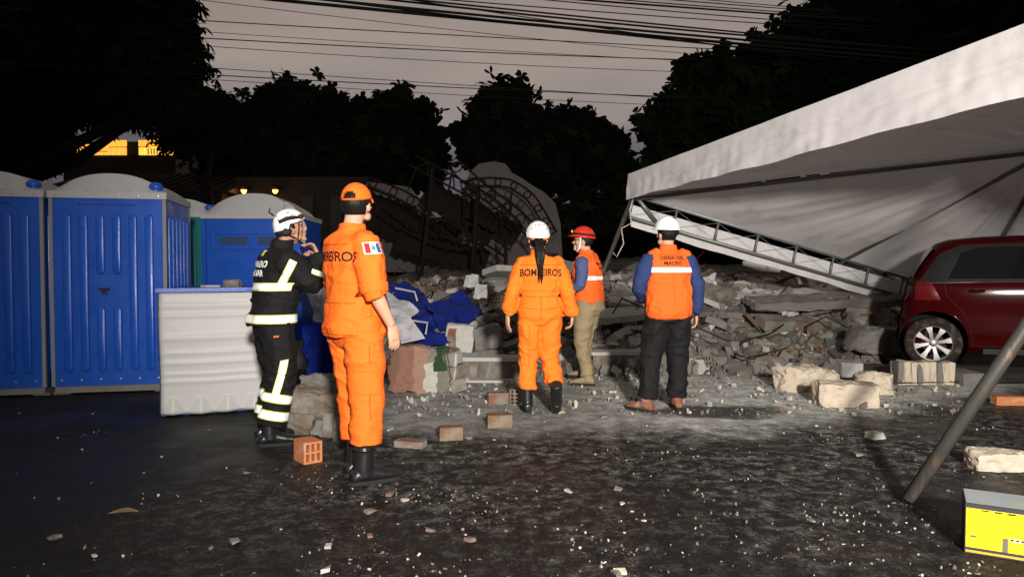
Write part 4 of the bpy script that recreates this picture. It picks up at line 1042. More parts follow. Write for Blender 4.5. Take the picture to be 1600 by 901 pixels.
pb = MB(); p0, p1 = PX(275, 300, 58), PX(345, 226, 58); pb.box((0, 2, p1.z / 2), (p1.x - p0.x, 4, p1.z)); tag(pb.build('pale_building', M_wall, None, loc=((p0.x + p1.x) / 2, 58, 0)), 'pale plain building far behind, right of the glowing facade', 'building')

# ------------------------------------------------------------------ trees
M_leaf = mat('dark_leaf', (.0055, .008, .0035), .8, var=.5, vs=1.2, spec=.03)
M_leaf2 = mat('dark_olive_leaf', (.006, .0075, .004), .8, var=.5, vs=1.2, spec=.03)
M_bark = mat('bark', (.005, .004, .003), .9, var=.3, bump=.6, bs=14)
def tree(label, base, blobs, nros, leaf=(.20, .085), m=None, seed=1, droop=.2, per=7, trunk=.28, name='tree', core=.55):
    """trunk, limbs to each clump, and a crown of leaf rosettes spread through uneven clumps"""
    r = np.random.RandomState(seed); t = empty(name, base, 0, label, 'tree'); b = Vector(base)
    fork = Vector((b.x + r.uniform(-.3, .3), b.y, min(bl[2] - bl[5] for bl in blobs) * .75 + .3)); tm = MB()
    fork.z = max(fork.z, 1.2)
    tm.tube([Vector((0, 0, -.1)), (fork - b) * .5 + Vector((.12, 0, 0)), fork - b], [trunk * 1.25, trunk, trunk * .85], 12); tm.build('trunk', M_bark, t, smooth=True)
    for bl in blobs:
        c = Vector(bl[:3]); mid = fork.lerp(c, .5) + Vector((r.uniform(-.4, .4), r.uniform(-.3, .3), -.25)); q = MB()
        q.tube([fork - b - Vector((0, 0, .15)), mid - b, c - b, c - b + Vector((r.uniform(-.4, .4), 0, bl[5] * .5))], [trunk * .55, trunk * .35, trunk * .18, .02], 8)
        for k in range(4):
            a = r.random_sample() * 6.28; e_ = c + Vector((math.cos(a) * bl[3] * .8, math.sin(a) * bl[4] * .6, bl[5] * r.uniform(-.3, .6))); q.tube([c.lerp(mid, .3) - b, c.lerp(e_, .5) - b + Vector((0, 0, .1)), e_ - b], [trunk * .18, trunk * .1, .012], 6)
        q.build('limb', M_bark, t, smooth=True)
    vol = np.array([bl[3] * bl[4] * bl[5] for bl in blobs]) ** .7; vol /= vol.sum(); V = []; F = []
    L_, W_ = leaf; cent = []
    for bl, n in zip(blobs, (vol * nros).astype(int)):
        d = r.normal(size=(n, 3)); d /= np.linalg.norm(d, axis=1)[:, None]
        rad = r.random_sample(n) ** core
        lump = 1 + .36 * vnoise(d * 2.4 + seed * 3 + bl[0], seed) + .14 * vnoise(d * 5.5 + bl[1], seed + 4)
        cent.append(np.array(bl[:3]) + d * rad[:, None] * lump[:, None] * np.array(bl[3:6]))
    cent = np.concatenate(cent); k_ = max(1, len(cent) // 5)
    pick = r.randint(0, k_, len(cent)); cent = cent[:k_][pick] if False else np.where((r.random_sample(len(cent)) < .72)[:, None], cent[r.permutation(len(cent))[:k_]][pick] + r.normal(size=cent.shape) * L_ * .75, cent); n = len(cent)
    # each rosette: leaves fanning from a twig end
    ax = r.normal(size=(n, 3)); ax[:, 2] = np.abs(ax[:, 2]) + .5; ax /= np.linalg.norm(ax, axis=1)[:, None]
    for k in range(per):
        a = 2 * math.pi * k / per + r.random_sample(n) * .7
        u = np.cross(ax, np.array([.3, .9, .2])); u /= np.linalg.norm(u, axis=1)[:, None]; w_ = np.cross(ax, u)
        dr = u * np.cos(a)[:, None] + w_ * np.sin(a)[:, None] + ax * r.uniform(-.1, .6, n)[:, None]; dr[:, 2] -= droop; dr /= np.linalg.norm(dr, axis=1)[:, None]
        sd = np.cross(dr, ax); sd /= np.linalg.norm(sd, axis=1)[:, None] + 1e-9
        ll_ = L_ * r.uniform(.65, 1.2, n)[:, None]; ww = W_ * r.uniform(.7, 1.15, n)[:, None]
        dz_ = np.array([0, 0, 1.]) * ll_ * droop * .4
        V.append(np.stack([cent, cent + dr * ll_ * .38 + sd * ww * .42, cent + dr * ll_ * .74 + sd * ww * .5 - dz_ * .5, cent + dr * ll_ - dz_, cent + dr * ll_ * .74 - sd * ww * .5 - dz_ * .5, cent + dr * ll_ * .38 - sd * ww * .42], 1).reshape(-1, 3))
    V = np.concatenate(V) - np.array(b); nq = len(V) // 6
    me = bpy.data.meshes.new('crown'); me.vertices.add(len(V)); me.vertices.foreach_set('co', V.ravel()); me.loops.add(nq * 6); me.polygons.add(nq)
    me.loops.foreach_set('vertex_index', np.arange(nq * 6)); me.polygons.foreach_set('loop_start', np.arange(nq) * 6); me.polygons.foreach_set('loop_total', np.full(nq, 6)); me.update(calc_edges=True)
    ob('crown', me, m or M_leaf, t); return t
def blob(px, py, Y, rx, rz, ry=None):
    p = PX(px, py, Y); s_ = Y / FPX * .88; return (p.x, p.y, p.z, rx * s_, (ry or rx * .8) * s_, rz * s_)
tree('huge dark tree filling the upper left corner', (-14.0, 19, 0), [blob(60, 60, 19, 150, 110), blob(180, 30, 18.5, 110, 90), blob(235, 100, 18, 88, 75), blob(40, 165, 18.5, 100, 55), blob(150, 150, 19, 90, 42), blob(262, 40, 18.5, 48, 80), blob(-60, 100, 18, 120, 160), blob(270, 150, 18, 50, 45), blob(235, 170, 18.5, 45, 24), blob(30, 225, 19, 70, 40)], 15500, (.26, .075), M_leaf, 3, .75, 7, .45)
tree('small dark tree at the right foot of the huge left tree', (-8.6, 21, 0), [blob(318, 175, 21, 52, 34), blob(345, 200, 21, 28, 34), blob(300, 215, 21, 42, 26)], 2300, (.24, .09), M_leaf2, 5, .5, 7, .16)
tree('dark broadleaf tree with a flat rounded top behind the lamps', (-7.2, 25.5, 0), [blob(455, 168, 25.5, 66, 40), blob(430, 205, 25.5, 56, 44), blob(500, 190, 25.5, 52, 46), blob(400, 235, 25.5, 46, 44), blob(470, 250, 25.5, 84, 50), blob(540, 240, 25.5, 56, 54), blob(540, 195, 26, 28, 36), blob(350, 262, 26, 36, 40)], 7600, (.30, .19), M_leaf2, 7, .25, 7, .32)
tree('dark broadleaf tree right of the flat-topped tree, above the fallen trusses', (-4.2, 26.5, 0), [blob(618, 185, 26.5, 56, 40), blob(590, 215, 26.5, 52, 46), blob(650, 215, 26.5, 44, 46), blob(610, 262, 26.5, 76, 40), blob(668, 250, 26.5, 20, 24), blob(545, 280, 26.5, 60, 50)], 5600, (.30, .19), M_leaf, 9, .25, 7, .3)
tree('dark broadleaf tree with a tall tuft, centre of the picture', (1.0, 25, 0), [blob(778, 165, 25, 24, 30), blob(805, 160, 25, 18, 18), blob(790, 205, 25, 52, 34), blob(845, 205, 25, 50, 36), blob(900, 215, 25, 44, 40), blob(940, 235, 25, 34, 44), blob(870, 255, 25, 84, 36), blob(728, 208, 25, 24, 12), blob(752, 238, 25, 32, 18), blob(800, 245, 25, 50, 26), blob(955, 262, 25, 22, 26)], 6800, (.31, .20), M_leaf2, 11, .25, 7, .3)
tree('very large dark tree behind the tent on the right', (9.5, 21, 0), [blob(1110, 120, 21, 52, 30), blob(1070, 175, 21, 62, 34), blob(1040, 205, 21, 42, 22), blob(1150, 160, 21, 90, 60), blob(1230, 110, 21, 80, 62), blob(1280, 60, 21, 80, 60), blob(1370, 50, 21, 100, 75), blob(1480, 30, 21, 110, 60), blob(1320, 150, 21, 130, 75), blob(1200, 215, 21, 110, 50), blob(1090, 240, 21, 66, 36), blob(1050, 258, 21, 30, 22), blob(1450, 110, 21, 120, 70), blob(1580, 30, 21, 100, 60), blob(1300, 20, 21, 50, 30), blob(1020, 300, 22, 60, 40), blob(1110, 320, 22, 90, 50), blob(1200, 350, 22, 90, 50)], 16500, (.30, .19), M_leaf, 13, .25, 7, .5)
# dark growth behind the heap
def bush(label, px, py, Y, rx, rz, n, seed): tree(label, (PX(px, 400, Y).x, Y, 0), [blob(px, py, Y, rx, rz), blob(px - rx * .6, py + rz * .3, Y, rx * .6, rz * .8), blob(px + rx * .6, py + rz * .35, Y, rx * .6, rz * .7)], n, (.3, .13), M_leaf2, seed, .3, 7, .12, 'shrub')
bush('dark shrub behind the man in the red helmet', 930, 345, 23, 70, 56, 1500, 17); bush('dark shrub behind the heap, under the low edge of the tent', 1090, 375, 23, 110, 50, 1900, 19)
bush('dark shrub at the foot of the fallen trusses', 600, 392, 24, 90, 34, 1300, 23); bush('dark shrub between the wall and the woman\'s helmet', 870, 385, 23.5, 60, 40, 1000, 29)
bush('dark shrub right behind the far corner of the tent', 1420, 400, 24, 200, 60, 1800, 31)
# boundary wall that closes the lot far back
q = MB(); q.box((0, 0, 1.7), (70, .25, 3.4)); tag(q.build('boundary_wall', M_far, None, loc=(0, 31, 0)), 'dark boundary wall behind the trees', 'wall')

# ------------------------------------------------------------------ overhead cables between two poles
M_cable = mat('black_cable', (.006, .006, .006), .6)
def upole(label, x, y, h):
    t = empty('utility_pole', (x, y, 0), 0, label, 'utility pole', 'utility poles carrying the cables'); MB().tube([(0, 0, -.2), (0, 0, h)], [.17, .12], 12).build('mast', M_conc, t, smooth=True); MB().box((0, .0, h - .5), (.12, 2.4, .12)).build('crossarm', M_wood, t); return t
cab = [  # photo points of each cable (left, right), depths, radius
    ((0, 13), (1180, 80), 17, 20.6, .010), ((0, 27), (1130, 98), 17.2, 20.8, .006), ((0, 40), (1120, 95), 17, 20.4, .011), ((0, 47), (1050, 112), 17.4, 20.6, .007),
    ((0, 83), (1020, 152), 16.6, 19.8, .007), ((0, 98), (1010, 150), 16.4, 19.6, .010), ((0, 100), (1000, 163), 16.8, 19.6, .006),
    ((310, 0), (1140, 90), 16, 19, .006), ((430, 0), (1190, 72), 14.4, 17.8, .020), ((470, -4), (1200, 66), 14.6, 17.9, .016), ((505, 0), (1195, 78), 14.5, 17.8, .011),
    ((520, -10), (1215, 60), 14.8, 18, .013), ((600, -5), (1220, 57), 14.8, 18, .011), ((640, 0), (1190, 80), 14.7, 17.8, .009), ((700, 0), (1240, 40), 15, 18.2, .010), ((790, -6), (1245, 34), 15, 18.2, .010),
    ((880, -2), (1250, 25), 15.2, 18.3, .012), ((930, -3), (1250, 21), 15.2, 18.3, .010), ((1000, -4), (1255, 16), 15.3, 18.4, .010), ((1060, -4), (1260, 13), 15.4, 18.4, .008)]
words = ['lowest', 'second', 'third', 'fourth', 'fifth', 'sixth', 'seventh', 'eighth', 'ninth', 'tenth', 'eleventh', 'twelfth', 'thirteenth', 'fourteenth', 'fifteenth', 'sixteenth', 'seventeenth', 'eighteenth', 'nineteenth', 'topmost']
order = sorted(range(len(cab)), key=lambda i: -PX(*cab[i][1], 1).z); order = order[::-1]; rank = {c: i for i, c in enumerate(order)}
upole('concrete pole off to the left carrying the cables', -24, 15.4, 9.4); upole('concrete pole hidden behind the large tree on the right', 15.5, 22.6, 12.5)
for i, ((ax_, ay), (bx_, by), ya, yb, r_) in enumerate(cab):
    a, b_ = PX(ax_, ay, ya), PX(bx_, by, yb); d = b_ - a; A0 = a - d * ((a.x + 24) / d.x); B0 = b_ + d * ((15.5 - b_.x) / d.x)
    sag = .10 + .10 * (i % 4); n_ = 26; q = MB(); t0 = (a.x + 24) / (B0.x - A0.x); t1 = (b_.x + 24) / (B0.x - A0.x)
    pts = []
    for k in range(n_ + 1):
        t_ = k / n_; pts.append(A0.lerp(B0, t_) - Vector((0, 0, sag * 6 * ((t_ - t0) * (t1 - t_)))) - A0)
    q.tube(pts, r_ * (1.7 if r_ >= .011 and i > 6 else 1.15), 6); tag(q.build('overhead_cable', M_cable, None, smooth=True, loc=A0), ('%s overhead cable counted upward at the right-hand tree' % words[rank[i]]).replace('lowest overhead cable counted upward', 'lowest overhead cable').replace('topmost overhead cable counted upward', 'topmost overhead cable'), 'cable', 'overhead cables')
# ------------------------------------------------------------------ people
M_skin = mat('skin', (.52, .30, .20), .5, var=.08, vs=18, bump=.05, bs=90)
M_skin2 = mat('skin_tan', (.40, .21, .135), .5, var=.08, vs=18, bump=.05, bs=90)
M_hair = mat('black_hair', (.010, .008, .007), .45, var=.4, vs=60, stretch=(1, 1, .12), bump=.5, bs=120)
def cloth(name, col, rough=.8, fs=1.0, **kw):
    """woven cloth: noise colour, crease bump at two sizes"""
    m = mat(name, col, rough, var=.07, vs=5, spec=.25, **kw); t = m.node_tree; b = t.nodes['Principled BSDF']
    nn = t.nodes.new; ll = t.links.new
    tc = nn('ShaderNodeTexCoord'); mp = nn('ShaderNodeMapping'); mp.inputs['Scale'].default_value = (1, 1, 1.7); ll(tc.outputs['Object'], mp.inputs[0])
    n1 = nn('ShaderNodeTexNoise'); n1.inputs['Scale'].default_value = 9 * fs; n1.inputs['Detail'].default_value = 3; n1.inputs['Distortion'].default_value = 1.2; ll(mp.outputs[0], n1.inputs['Vector'])
    ab = nn('ShaderNodeMath'); ab.operation = 'SUBTRACT'; ab.inputs[1].default_value = .5; ll(n1.outputs[0], ab.inputs[0])
    ac = nn('ShaderNodeMath'); ac.operation = 'ABSOLUTE'; ll(ab.outputs[0], ac.inputs[0])
    n2 = nn('ShaderNodeTexNoise'); n2.inputs['Scale'].default_value = 420; ll(tc.outputs['Object'], n2.inputs['Vector'])
    ad = nn('ShaderNodeMath'); ad.operation = 'MULTIPLY_ADD'; ad.inputs[1].default_value = .05; ll(n2.outputs[0], ad.inputs[0]); ll(ac.outputs[0], ad.inputs[2])
    bp = nn('ShaderNodeBump'); bp.inputs['Strength'].default_value = .42; bp.inputs['Distance'].default_value = .03
    ll(ad.outputs[0], bp.inputs['Height']); ll(bp.outputs[0], b.inputs['Normal'])
    return m
M_orange = cloth('orange_uniform_cloth', (.86, .145, .014))
M_orange2 = cloth('orange_coverall_cloth', (.84, .175, .014))
M_vest = cloth('orange_vest_cloth', (.82, .12, .015))
M_black = cloth('black_turnout_cloth', (.006, .006, .0065))
M_blackpants = cloth('black_trouser_cloth', (.007, .0065, .007))
M_khaki = cloth('khaki_cloth', (.26, .20, .115), col2=(.19, .15, .10), c2=(.5, .8))
M_navy = cloth('navy_cloth', (.020, .035, .115))
M_slate = cloth('slate_blue_cloth', (.065, .085, .19))
M_boot = mat('black_boot_leather', (.012, .012, .013), .32, spec=.5, var=.2, bump=.15, bs=40, rv=.08)
M_brown = mat('brown_boot_leather', (.20, .075, .045), .55, var=.25, bump=.3, bs=40, col2=(.30, .24, .19), c2=(.5, .75), c2s=9)
M_sole = mat('rubber_sole', (.02, .02, .02), .8)
M_helm = mat('white_helmet_shell', (.80, .80, .78), .28, var=.04, spec=.5)
M_helmr = mat('red_helmet_shell', (.62, .028, .010), .3, var=.06, spec=.5)
M_refl = mat('silver_reflective_tape', (.93, .93, .90), .35, var=.03)
M_lime = mat('lime_tape_edge', (.70, .68, .16), .5, var=.05)
M_print = mat('dark_print', (.028, .012, .012), .7)
M_wprint = mat('white_print', (.86, .87, .85), .5)
M_strap = mat('black_strap', (.014, .014, .015), .6)

def folds(amp=.010, seed=0, zlim=None):
    """creases: long soft ridges that run round the body and slant, over a slow bagginess"""
    def fn(co, no):
        P = co; q = vnoise(P * 3.1, seed + 40); q2 = vnoise(P * 3.1 + 20, seed + 41)
        r = 0
        for (k, sx, sz, sl, am, wd) in ((0, 4.0, 8.5, 2.2, 1.0, .20), (1, 4.5, 9.5, -2.6, .9, .18), (2, 9.0, 4.5, 0., .55, .22), (3, 10., 17., 3., .40, .22)):
            W = np.stack([P[:, 0] * sx + q * .9, P[:, 1] * sx + q2 * .9, P[:, 2] * sz + (P[:, 0] + P[:, 1]) * sl + q * 1.1], 1)
            n = vnoise(W + 13 * k, seed + k * 7); r = r + am * (np.exp(-(n / wd) ** 2) - .35)
        return amp * (1.0 * r + .25 * vnoise(P * 4.2, seed + 9))
    return fn
def headM(pos, yaw, pitch, roll=0):
    return Matrix.Translation(pos) @ Matrix.Rotation(-yaw, 4, 'Z') @ Matrix.Rotation(roll, 4, 'Y') @ Matrix.Rotation(-pitch, 4, 'X')
def head_shapes(mb, HM, fem=False):
    def skull(p, q):
        x, y, z = q
        if p.z < 0:
            k = -p.z
            if p.y > 0: x *= 1 - .34 * k ** 1.6; y *= 1 - .05 * k
            else: y *= 1 - .28 * k; x *= 1 - .22 * k
        else:
            if p.y > 0: y *= 1 - .06 * p.z
            else: y *= 1.05
        if p.y > .75: y = y * .97
        return Vector((x, y, z))
    Rm = HM.to_3x3(); o = HM.translation
    mb.ball(o, (.077, .096, .120), Rm, 24, 16, skull)
    def e_(c, r): mb.ball(o + Rm @ Vector(c), r, Rm, 12, 8)
    nose = MB(); nose.tube([(0, .086, .022), (0, .102, -.008), (0, .113, -.026), (0, .096, -.040)], [.008, .011, .0155, .009], 10)
    mb.add([o + Rm @ Vector(v) for v in nose.v], nose.f)
    e_((0, .085, .026), (.052, .014, .010)); e_((0, .088, -.062), (.025, .013, .007)); e_((0, .086, -.074), (.021, .013, .007))
    e_((0, .078, -.100), (.026, .022, .018)); e_((.045, .06, -.02), (.024, .022, .018)); e_((-.045, .06, -.02), (.024, .022, .018))
    for s_ in (-1, 1):
        er = Matrix.Rotation(s_ * .35, 3, 'Z'); mb.ball(o + Rm @ Vector((s_ * .079, -.006, -.012)), (.010, .023, .033), Rm @ er, 12, 8)
        e_((s_ * .055, .025, -.075), (.018, .035, .026))
def hand_shapes(mb, wr, d, n, side, curl=.5, L_=.185):
    """palm and five fingers; d wrist->fingers, n palm normal (towards palm), side +1 if the thumb lies towards d x n"""
    d = Vector(d).normalized(); n = Vector(n); n = (n - d * n.dot(d)).normalized(); s = d.cross(n).normalized() * side
    k = L_ / .185; wr = Vector(wr)
    mb.tube([wr - d * .03, wr + d * .02 * k, wr + d * .055 * k, wr + d * .092 * k], [(.024, .020), (.030 * k, .017), (.040 * k, .016), (.038 * k, .013)], 14, ref=s)
    for i, (off, ln) in enumerate(((.030, .072), (.010, .082), (-.011, .076), (-.030, .058))):
        p = wr + d * .085 * k + s * off * k; a = 0; dd = d; pts = [p - d * .02, p]
        for sg in (.45, .32, .23):
            a += curl * (.55 if sg == .45 else .75) * (1 + .12 * i)
            dd = (d * math.cos(a) + n * math.sin(a)); p = p + dd * ln * k * sg * 1.1; pts.append(p)
        mb.tube(pts, [.0095 * k, .0095 * k, .0088 * k, .008 * k, .006 * k], 8)
    p = wr + d * .022 * k + s * .026 * k; td = (d * .72 + s * .62 + n * .3).normalized()
    mb.tube([p - td * .012, p + td * .03 * k, p + (td * .06 + n * .006 + d * .008) * k, p + (td * .078 + n * .014 + d * .018) * k], [.014 * k, .0125 * k, .0105 * k, .0075 * k], 8)
def limb(mb, pts, rad, n=16, sub=3):
    """smooth tapered limb through joints"""
    P = [Vector(p) for p in pts]; out, ro = [], []
    for i in range(len(P) - 1):
        for j in range(sub):
            t = j / sub; out.append(P[i].lerp(P[i + 1], t)); ro.append(rad[i] * (1 - t) + rad[i + 1] * t)
    out.append(P[-1]); ro.append(rad[-1])
    for _ in range(1):
        out = [out[0]] + [(out[i - 1] + out[i] * 2 + out[i + 1]) / 4 for i in range(1, len(out) - 1)] + [out[-1]]
    mb.tube(out, ro, n)
def boot(t, ankle, yaw, pitch, m, shaft=.27, k=1.0, ribs=0, name='boot'):
    """boot with shaft, heel and sole; ankle = point above the heel"""
    b = MB()
    b.tube([(0, -.0, shaft), (0, -.002, .18 if shaft > .2 else .11), (0, -.005, .10), (0, .0, .05)], [.053, .053, .054, .054], 16)
    sec = [(-.075, .030, .075), (-.055, .041, .095), (0, .043, .112), (.05, .045, .105), (.10, .050, .085), (.15, .052, .072), (.19, .044, .062), (.212, .026, .046)]
    v = []; f = []; n = 14
    for (y, hw, hh) in sec:
        for q in range(n):
            a = 2 * math.pi * q / n; v.append((hw * math.cos(a), y, .018 + (hh - .018) * (.5 + .5 * math.sin(a))))
    for i in range(len(sec) - 1):
        for q in range(n): f.append((i * n + q, i * n + (q + 1) % n, (i + 1) * n + (q + 1) % n, (i + 1) * n + q))
    f.append(tuple(range(n))); f.append(tuple((len(sec) - 1) * n + q for q in range(n)))
    b.add(v, f)
    if ribs:
        for q in range(ribs):
            z = shaft - .02 - q * .028; b.lathe([(.050, -.010), (.061, 0), (.050, .010)], (0, -.002, z), (0, 0, 1), 16)
    M_ = Matrix.Translation(Vector(ankle)) @ Matrix.Rotation(-yaw, 4, 'Z') @ Matrix.Rotation(-pitch, 4, 'X') @ Matrix.Scale(k, 4) @ Matrix.Translation((0, 0, -.09))
    b.v = [tuple(M_ @ Vector(p)) for p in b.v]
    me = vox(b, .007, 2); o = ob(name, me, m, t)
    s = MB(); ol = []
    for q in range(24):
        a = 2 * math.pi * q / 24; y = .068 + .15 * math.sin(a); hw = .046 + .006 * math.sin(a); ol.append((hw * math.copysign(abs(math.cos(a)) ** .7, math.cos(a)), y, 0))
    s.prism(ol, (0, 0, .028)); s.v = [tuple(M_ @ Vector(p)) for p in s.v]
    s.build('sole', M_sole, o)
    return o
M_seam = mat('dark_orange_seam', (.42, .075, .008), .9)  # darker orange for the thin strips laid along garment seams
def seam_line(bvh, pts, d, parent, wd=.007, m=None, name='seam', off=.0015):
    P = [Vector(p) for p in pts]; sm = []
    for a, b in zip(P, P[1:]):
        ax = (b - a).normalized(); wv = ax.cross(Vector(d)).normalized() * wd
        for k in range(14): sm.append((a.lerp(b, k / 14), d, wv))
    sm.append((P[-1], d, wv)); return ribbon(bvh, sm, name, m or M_seam, parent, off, .3)
def lerp3(a, b, t): return Vector(a).lerp(Vector(b), t)

class Person:
    def __init__(s, label, loc, yaw, pose, skin):
        s.t = empty('person', loc, -R(yaw), label, 'person'); s.p = pose; s.skin = skin
        s.HM = headM(Vector(pose['head']), R(pose.get('hyaw', 0)), R(pose.get('hpitch', 0)), R(pose.get('hroll', 0)))
    def spine(s, z):
        a, b = Vector(s.p['pel']), Vector(s.p['neck']); t = (z - a.z) / (b.z - a.z); t = max(-.4, min(1.1, t))
        c = a.lerp(b, t); return c.x, c.y + .012 * math.sin(math.pi * max(0, min(1, t)))
    def body(s, build=1.0, arms=(True, True)):
        p = s.p; mb = MB(); zp, zn = p['pel'][2], p['neck'][2]
        def rg(f, hw, hd): z = zp + (zn - zp) * f; x, y = s.spine(z); return (x, y, z, hw * build, hd * build)
        mb.rings([rg(-.18, .10, .08), rg(-.02, .15, .10), rg(.2, .14, .095), rg(.45, .15, .10), rg(.75, .165, .105), rg(.9, .15, .09), rg(1.0, .07, .06)])
        nk = Vector(p['neck']); hd = s.HM.translation
        mb.tube([nk - Vector((0, 0, .05)), nk.lerp(hd, .4), hd + s.HM.to_3x3() @ Vector((0, -.02, -.03))], [.066, .056, .056], 16)
        head_shapes(mb, s.HM)
        for q in (0, 1):
            sh, el, wr = p['sh'][q], p['el'][q], p['wr'][q]
            limb(mb, [sh, lerp3(sh, el, .5), el, lerp3(el, wr, .35), wr], [.052, .047, .040, .041, .026])
            if p['hand'][q] is not None:
                d, n, sd, cu = p['hand'][q]; hand_shapes(mb, wr, d, n, sd, cu)
            hp, kn, an = p['hip'][q], p['kn'][q], p['an'][q]
            limb(mb, [hp, lerp3(hp, kn, .5), kn, lerp3(kn, an, .35), an], [.085, .072, .052, .050, .036])
        me = vox(mb, .0065, 1); s.bo = ob('body', me, s.skin, s.t)
        R3 = s.HM.to_3x3(); o = s.HM.translation
        for q in (-1, 1):
            MB().ball(o + R3 @ Vector((q * .032, .0835, .006)), (.013, .009, .007), R3, 10, 8).build('eye', M_dark, s.bo, smooth=True)
            MB().tube([o + R3 @ Vector((q * .016, .098, .030)), o + R3 @ Vector((q * .034, .095, .034)), o + R3 @ Vector((q * .052, .080, .029))], [.004, .005, .003], 6).build('eyebrow', M_hair, s.bo, smooth=True)
    def torso_rings(s, hem, sh_w, prof, collar=.05):
        """prof: list of (fraction pelvis->neck, half width, half depth); hem fraction is the first"""
        p = s.p; zp, zn = p['pel'][2], p['neck'][2]; out = []
        for (f, hw, hd) in prof:
            z = zp + (zn - zp) * f; x, y = s.spine(z); out.append((x, y, z, hw, hd))
        nk = Vector(p['neck']); hd_ = s.HM.translation; dv = (hd_ - nk); 
        if collar:
            a = nk + dv * .10; out.append((a.x, a.y, nk.z + .012, .086, .080)); b = nk + dv * (collar / .2); out.append((b.x, b.y - .004, nk.z + collar, .073, .078))
        return out
    def sleeves(s, mb, frac=1.0, rad=(.085, .078, .072, .062, .055), which=(0, 1)):
        p = s.p
        for q in which:
            sh, el, wr = Vector(p['sh'][q]), Vector(p['el'][q]), Vector(p['wr'][q])
            nk = Vector(p['neck']); mid = sh.lerp(nk, .45); mid.z = sh.z + .012
            if frac >= 1: pts = [mid, sh, sh.lerp(el, .5), el, el.lerp(wr, .5), el.lerp(wr, .5 + .45 * (frac - .0))]
            else: pts = [mid, sh, sh.lerp(el, .5), el.lerp(sh, max(0, .9 - frac) * 1.0), el.lerp(wr, .10), el.lerp(wr, .17)]
            limb(mb, pts, [.07, rad[0], rad[1], rad[2], rad[3], rad[4]], 18)
    def legs(s, mb, rad=(.108, .102, .088, .085, .085), hemk=(.93, .93), which=(0, 1)):
        p = s.p; zp = p['pel'][2]; x, y = s.spine(zp)
        for q in which:
            hp, kn, an = Vector(p['hip'][q]), Vector(p['kn'][q]), Vector(p['an'][q])
            limb(mb, [hp + Vector((0, 0, .06)), hp.lerp(kn, .18), hp.lerp(kn, .6), kn, kn.lerp(an, .5), kn.lerp(an, hemk[q])], [rad[0] * .9, rad[0], rad[1], rad[2], rad[3], rad[4]], 20)
    def garment(s, mb, name, m, vx=.011, amp=.009, seed=0, smooth=3):
        me = vox(mb, vx, smooth, folds(amp, seed)); o = ob(name, me, m, s.t); o['_b'] = 0; del o['_b']
        return o, bvh_of(me)
    def ring_band(s, bvh, z, wd, name, m, parent, r0=.34, a0=0, a1=360, n=60, off=.004, tilt=0):
        x, y = s.spine(z); sm = []
        for k in range(n + 1):
            a = R(a0 + (a1 - a0) * k / n); d = Vector((math.cos(a), math.sin(a), 0)); sm.append((Vector((x, y, z + tilt * math.cos(a))), d, (0, 0, wd)))
        return ribbon(bvh, sm, name, m, parent, off, r0)
    def limb_band(s, bvh, a, b, t, wd, name, m, parent, r0=.12, n=28, off=.004):
        a, b = Vector(a), Vector(b); ax = (b - a).normalized(); u = ax.orthogonal().normalized(); w_ = ax.cross(u); c = a.lerp(b, t)
        sm = [(c, u * math.cos(2 * math.pi * k / n) + w_ * math.sin(2 * math.pi * k / n), ax * wd) for k in range(n + 1)]
        return ribbon(bvh, sm, name, m, parent, off, r0)
    def tape(s, fn, *a, wd=.05, **k):
        """silver tape with lime edging"""
        e_ = fn(*a, wd * 1.45, 'tape_edge', M_lime, off=.004, **k) if False else None
    def hair_cap(s, low=-.055, front=.035, k=1.055, m=None, parent=None):
        mb = MB(); Rm = s.HM.to_3x3(); o = s.HM.translation
        def skull(p, q):
            x, y, z = q
            if p.z < 0 and p.y < 0: y *= 1 - .28 * -p.z; x *= 1 - .22 * -p.z
            elif p.z < 0: x *= 1 - .2 * -p.z
            if p.y < 0 and p.z >= 0: y *= 1.05
            return Vector((x, y, z))
        mb.ball((0, 0, 0), (.079 * k, .097 * k, .121 * k), None, 32, 22, skull)
        keep = [f for f in mb.f if all((mb.v[i][2] > low and not (mb.v[i][1] > front and mb.v[i][2] < .055) and not (abs(mb.v[i][0]) > .06 and mb.v[i][1] > -.03 and mb.v[i][2] < .0)) for i in f)]
        mb.f = keep; mb.v = [tuple(o + Rm @ Vector(p)) for p in mb.v]
        me_o = mb.build('hair', m or M_hair, s.t, smooth=True, fix=False)
        so_ = me_o.modifiers.new('s', 'SOLIDIFY'); so_.thickness = .008; so_.offset = 0
        return me_o
def on_head(HM, mb): mb.v = [tuple(HM @ Vector(p)) for p in mb.v]; return mb
def dome(rx, ry, rz, z0, fn=None, nu=40, nv=14, th=.006, frontcut=0):
    """open helmet shell: outer and inner dome joined at the rim"""
    mb = MB(); v = []; f = []
    for lay in (0, 1):
        k = th * lay
        for j in range(nv + 1):
            b_ = math.pi / 2 * j / nv
            for i in range(nu):
                a = 2 * math.pi * i / nu; p = Vector((math.cos(a) * math.sin(b_), math.sin(a) * math.sin(b_), math.cos(b_)))
                q = Vector((p.x * (rx - k), p.y * (ry - k), p.z * (rz - k) + z0))
                if fn: q = fn(p, q, a, b_)
                v.append(q)
    n1 = (nv + 1) * nu
    for lay in (0, 1):
        for j in range(nv):
            for i in range(nu):
                a = lay * n1 + j * nu; f.append((a + i, a + (i + 1) % nu, a + nu + (i + 1) % nu, a + nu + i))
    for i in range(nu): f.append((nv * nu + i, nv * nu + (i + 1) % nu, n1 + nv * nu + (i + 1) % nu, n1 + nv * nu + i))
    return mb.add(v, f)
def shell_pts(mb, HM): return on_head(HM, mb)
def strap_path(s, pts, parent, m=None, r=.006, name='chin_strap'):
    mb = MB(); mb.tube(pts, [(r, r * .35)] * len(pts), 8); return on_head(s.HM, mb).build(name, m or M_strap, parent, smooth=True)

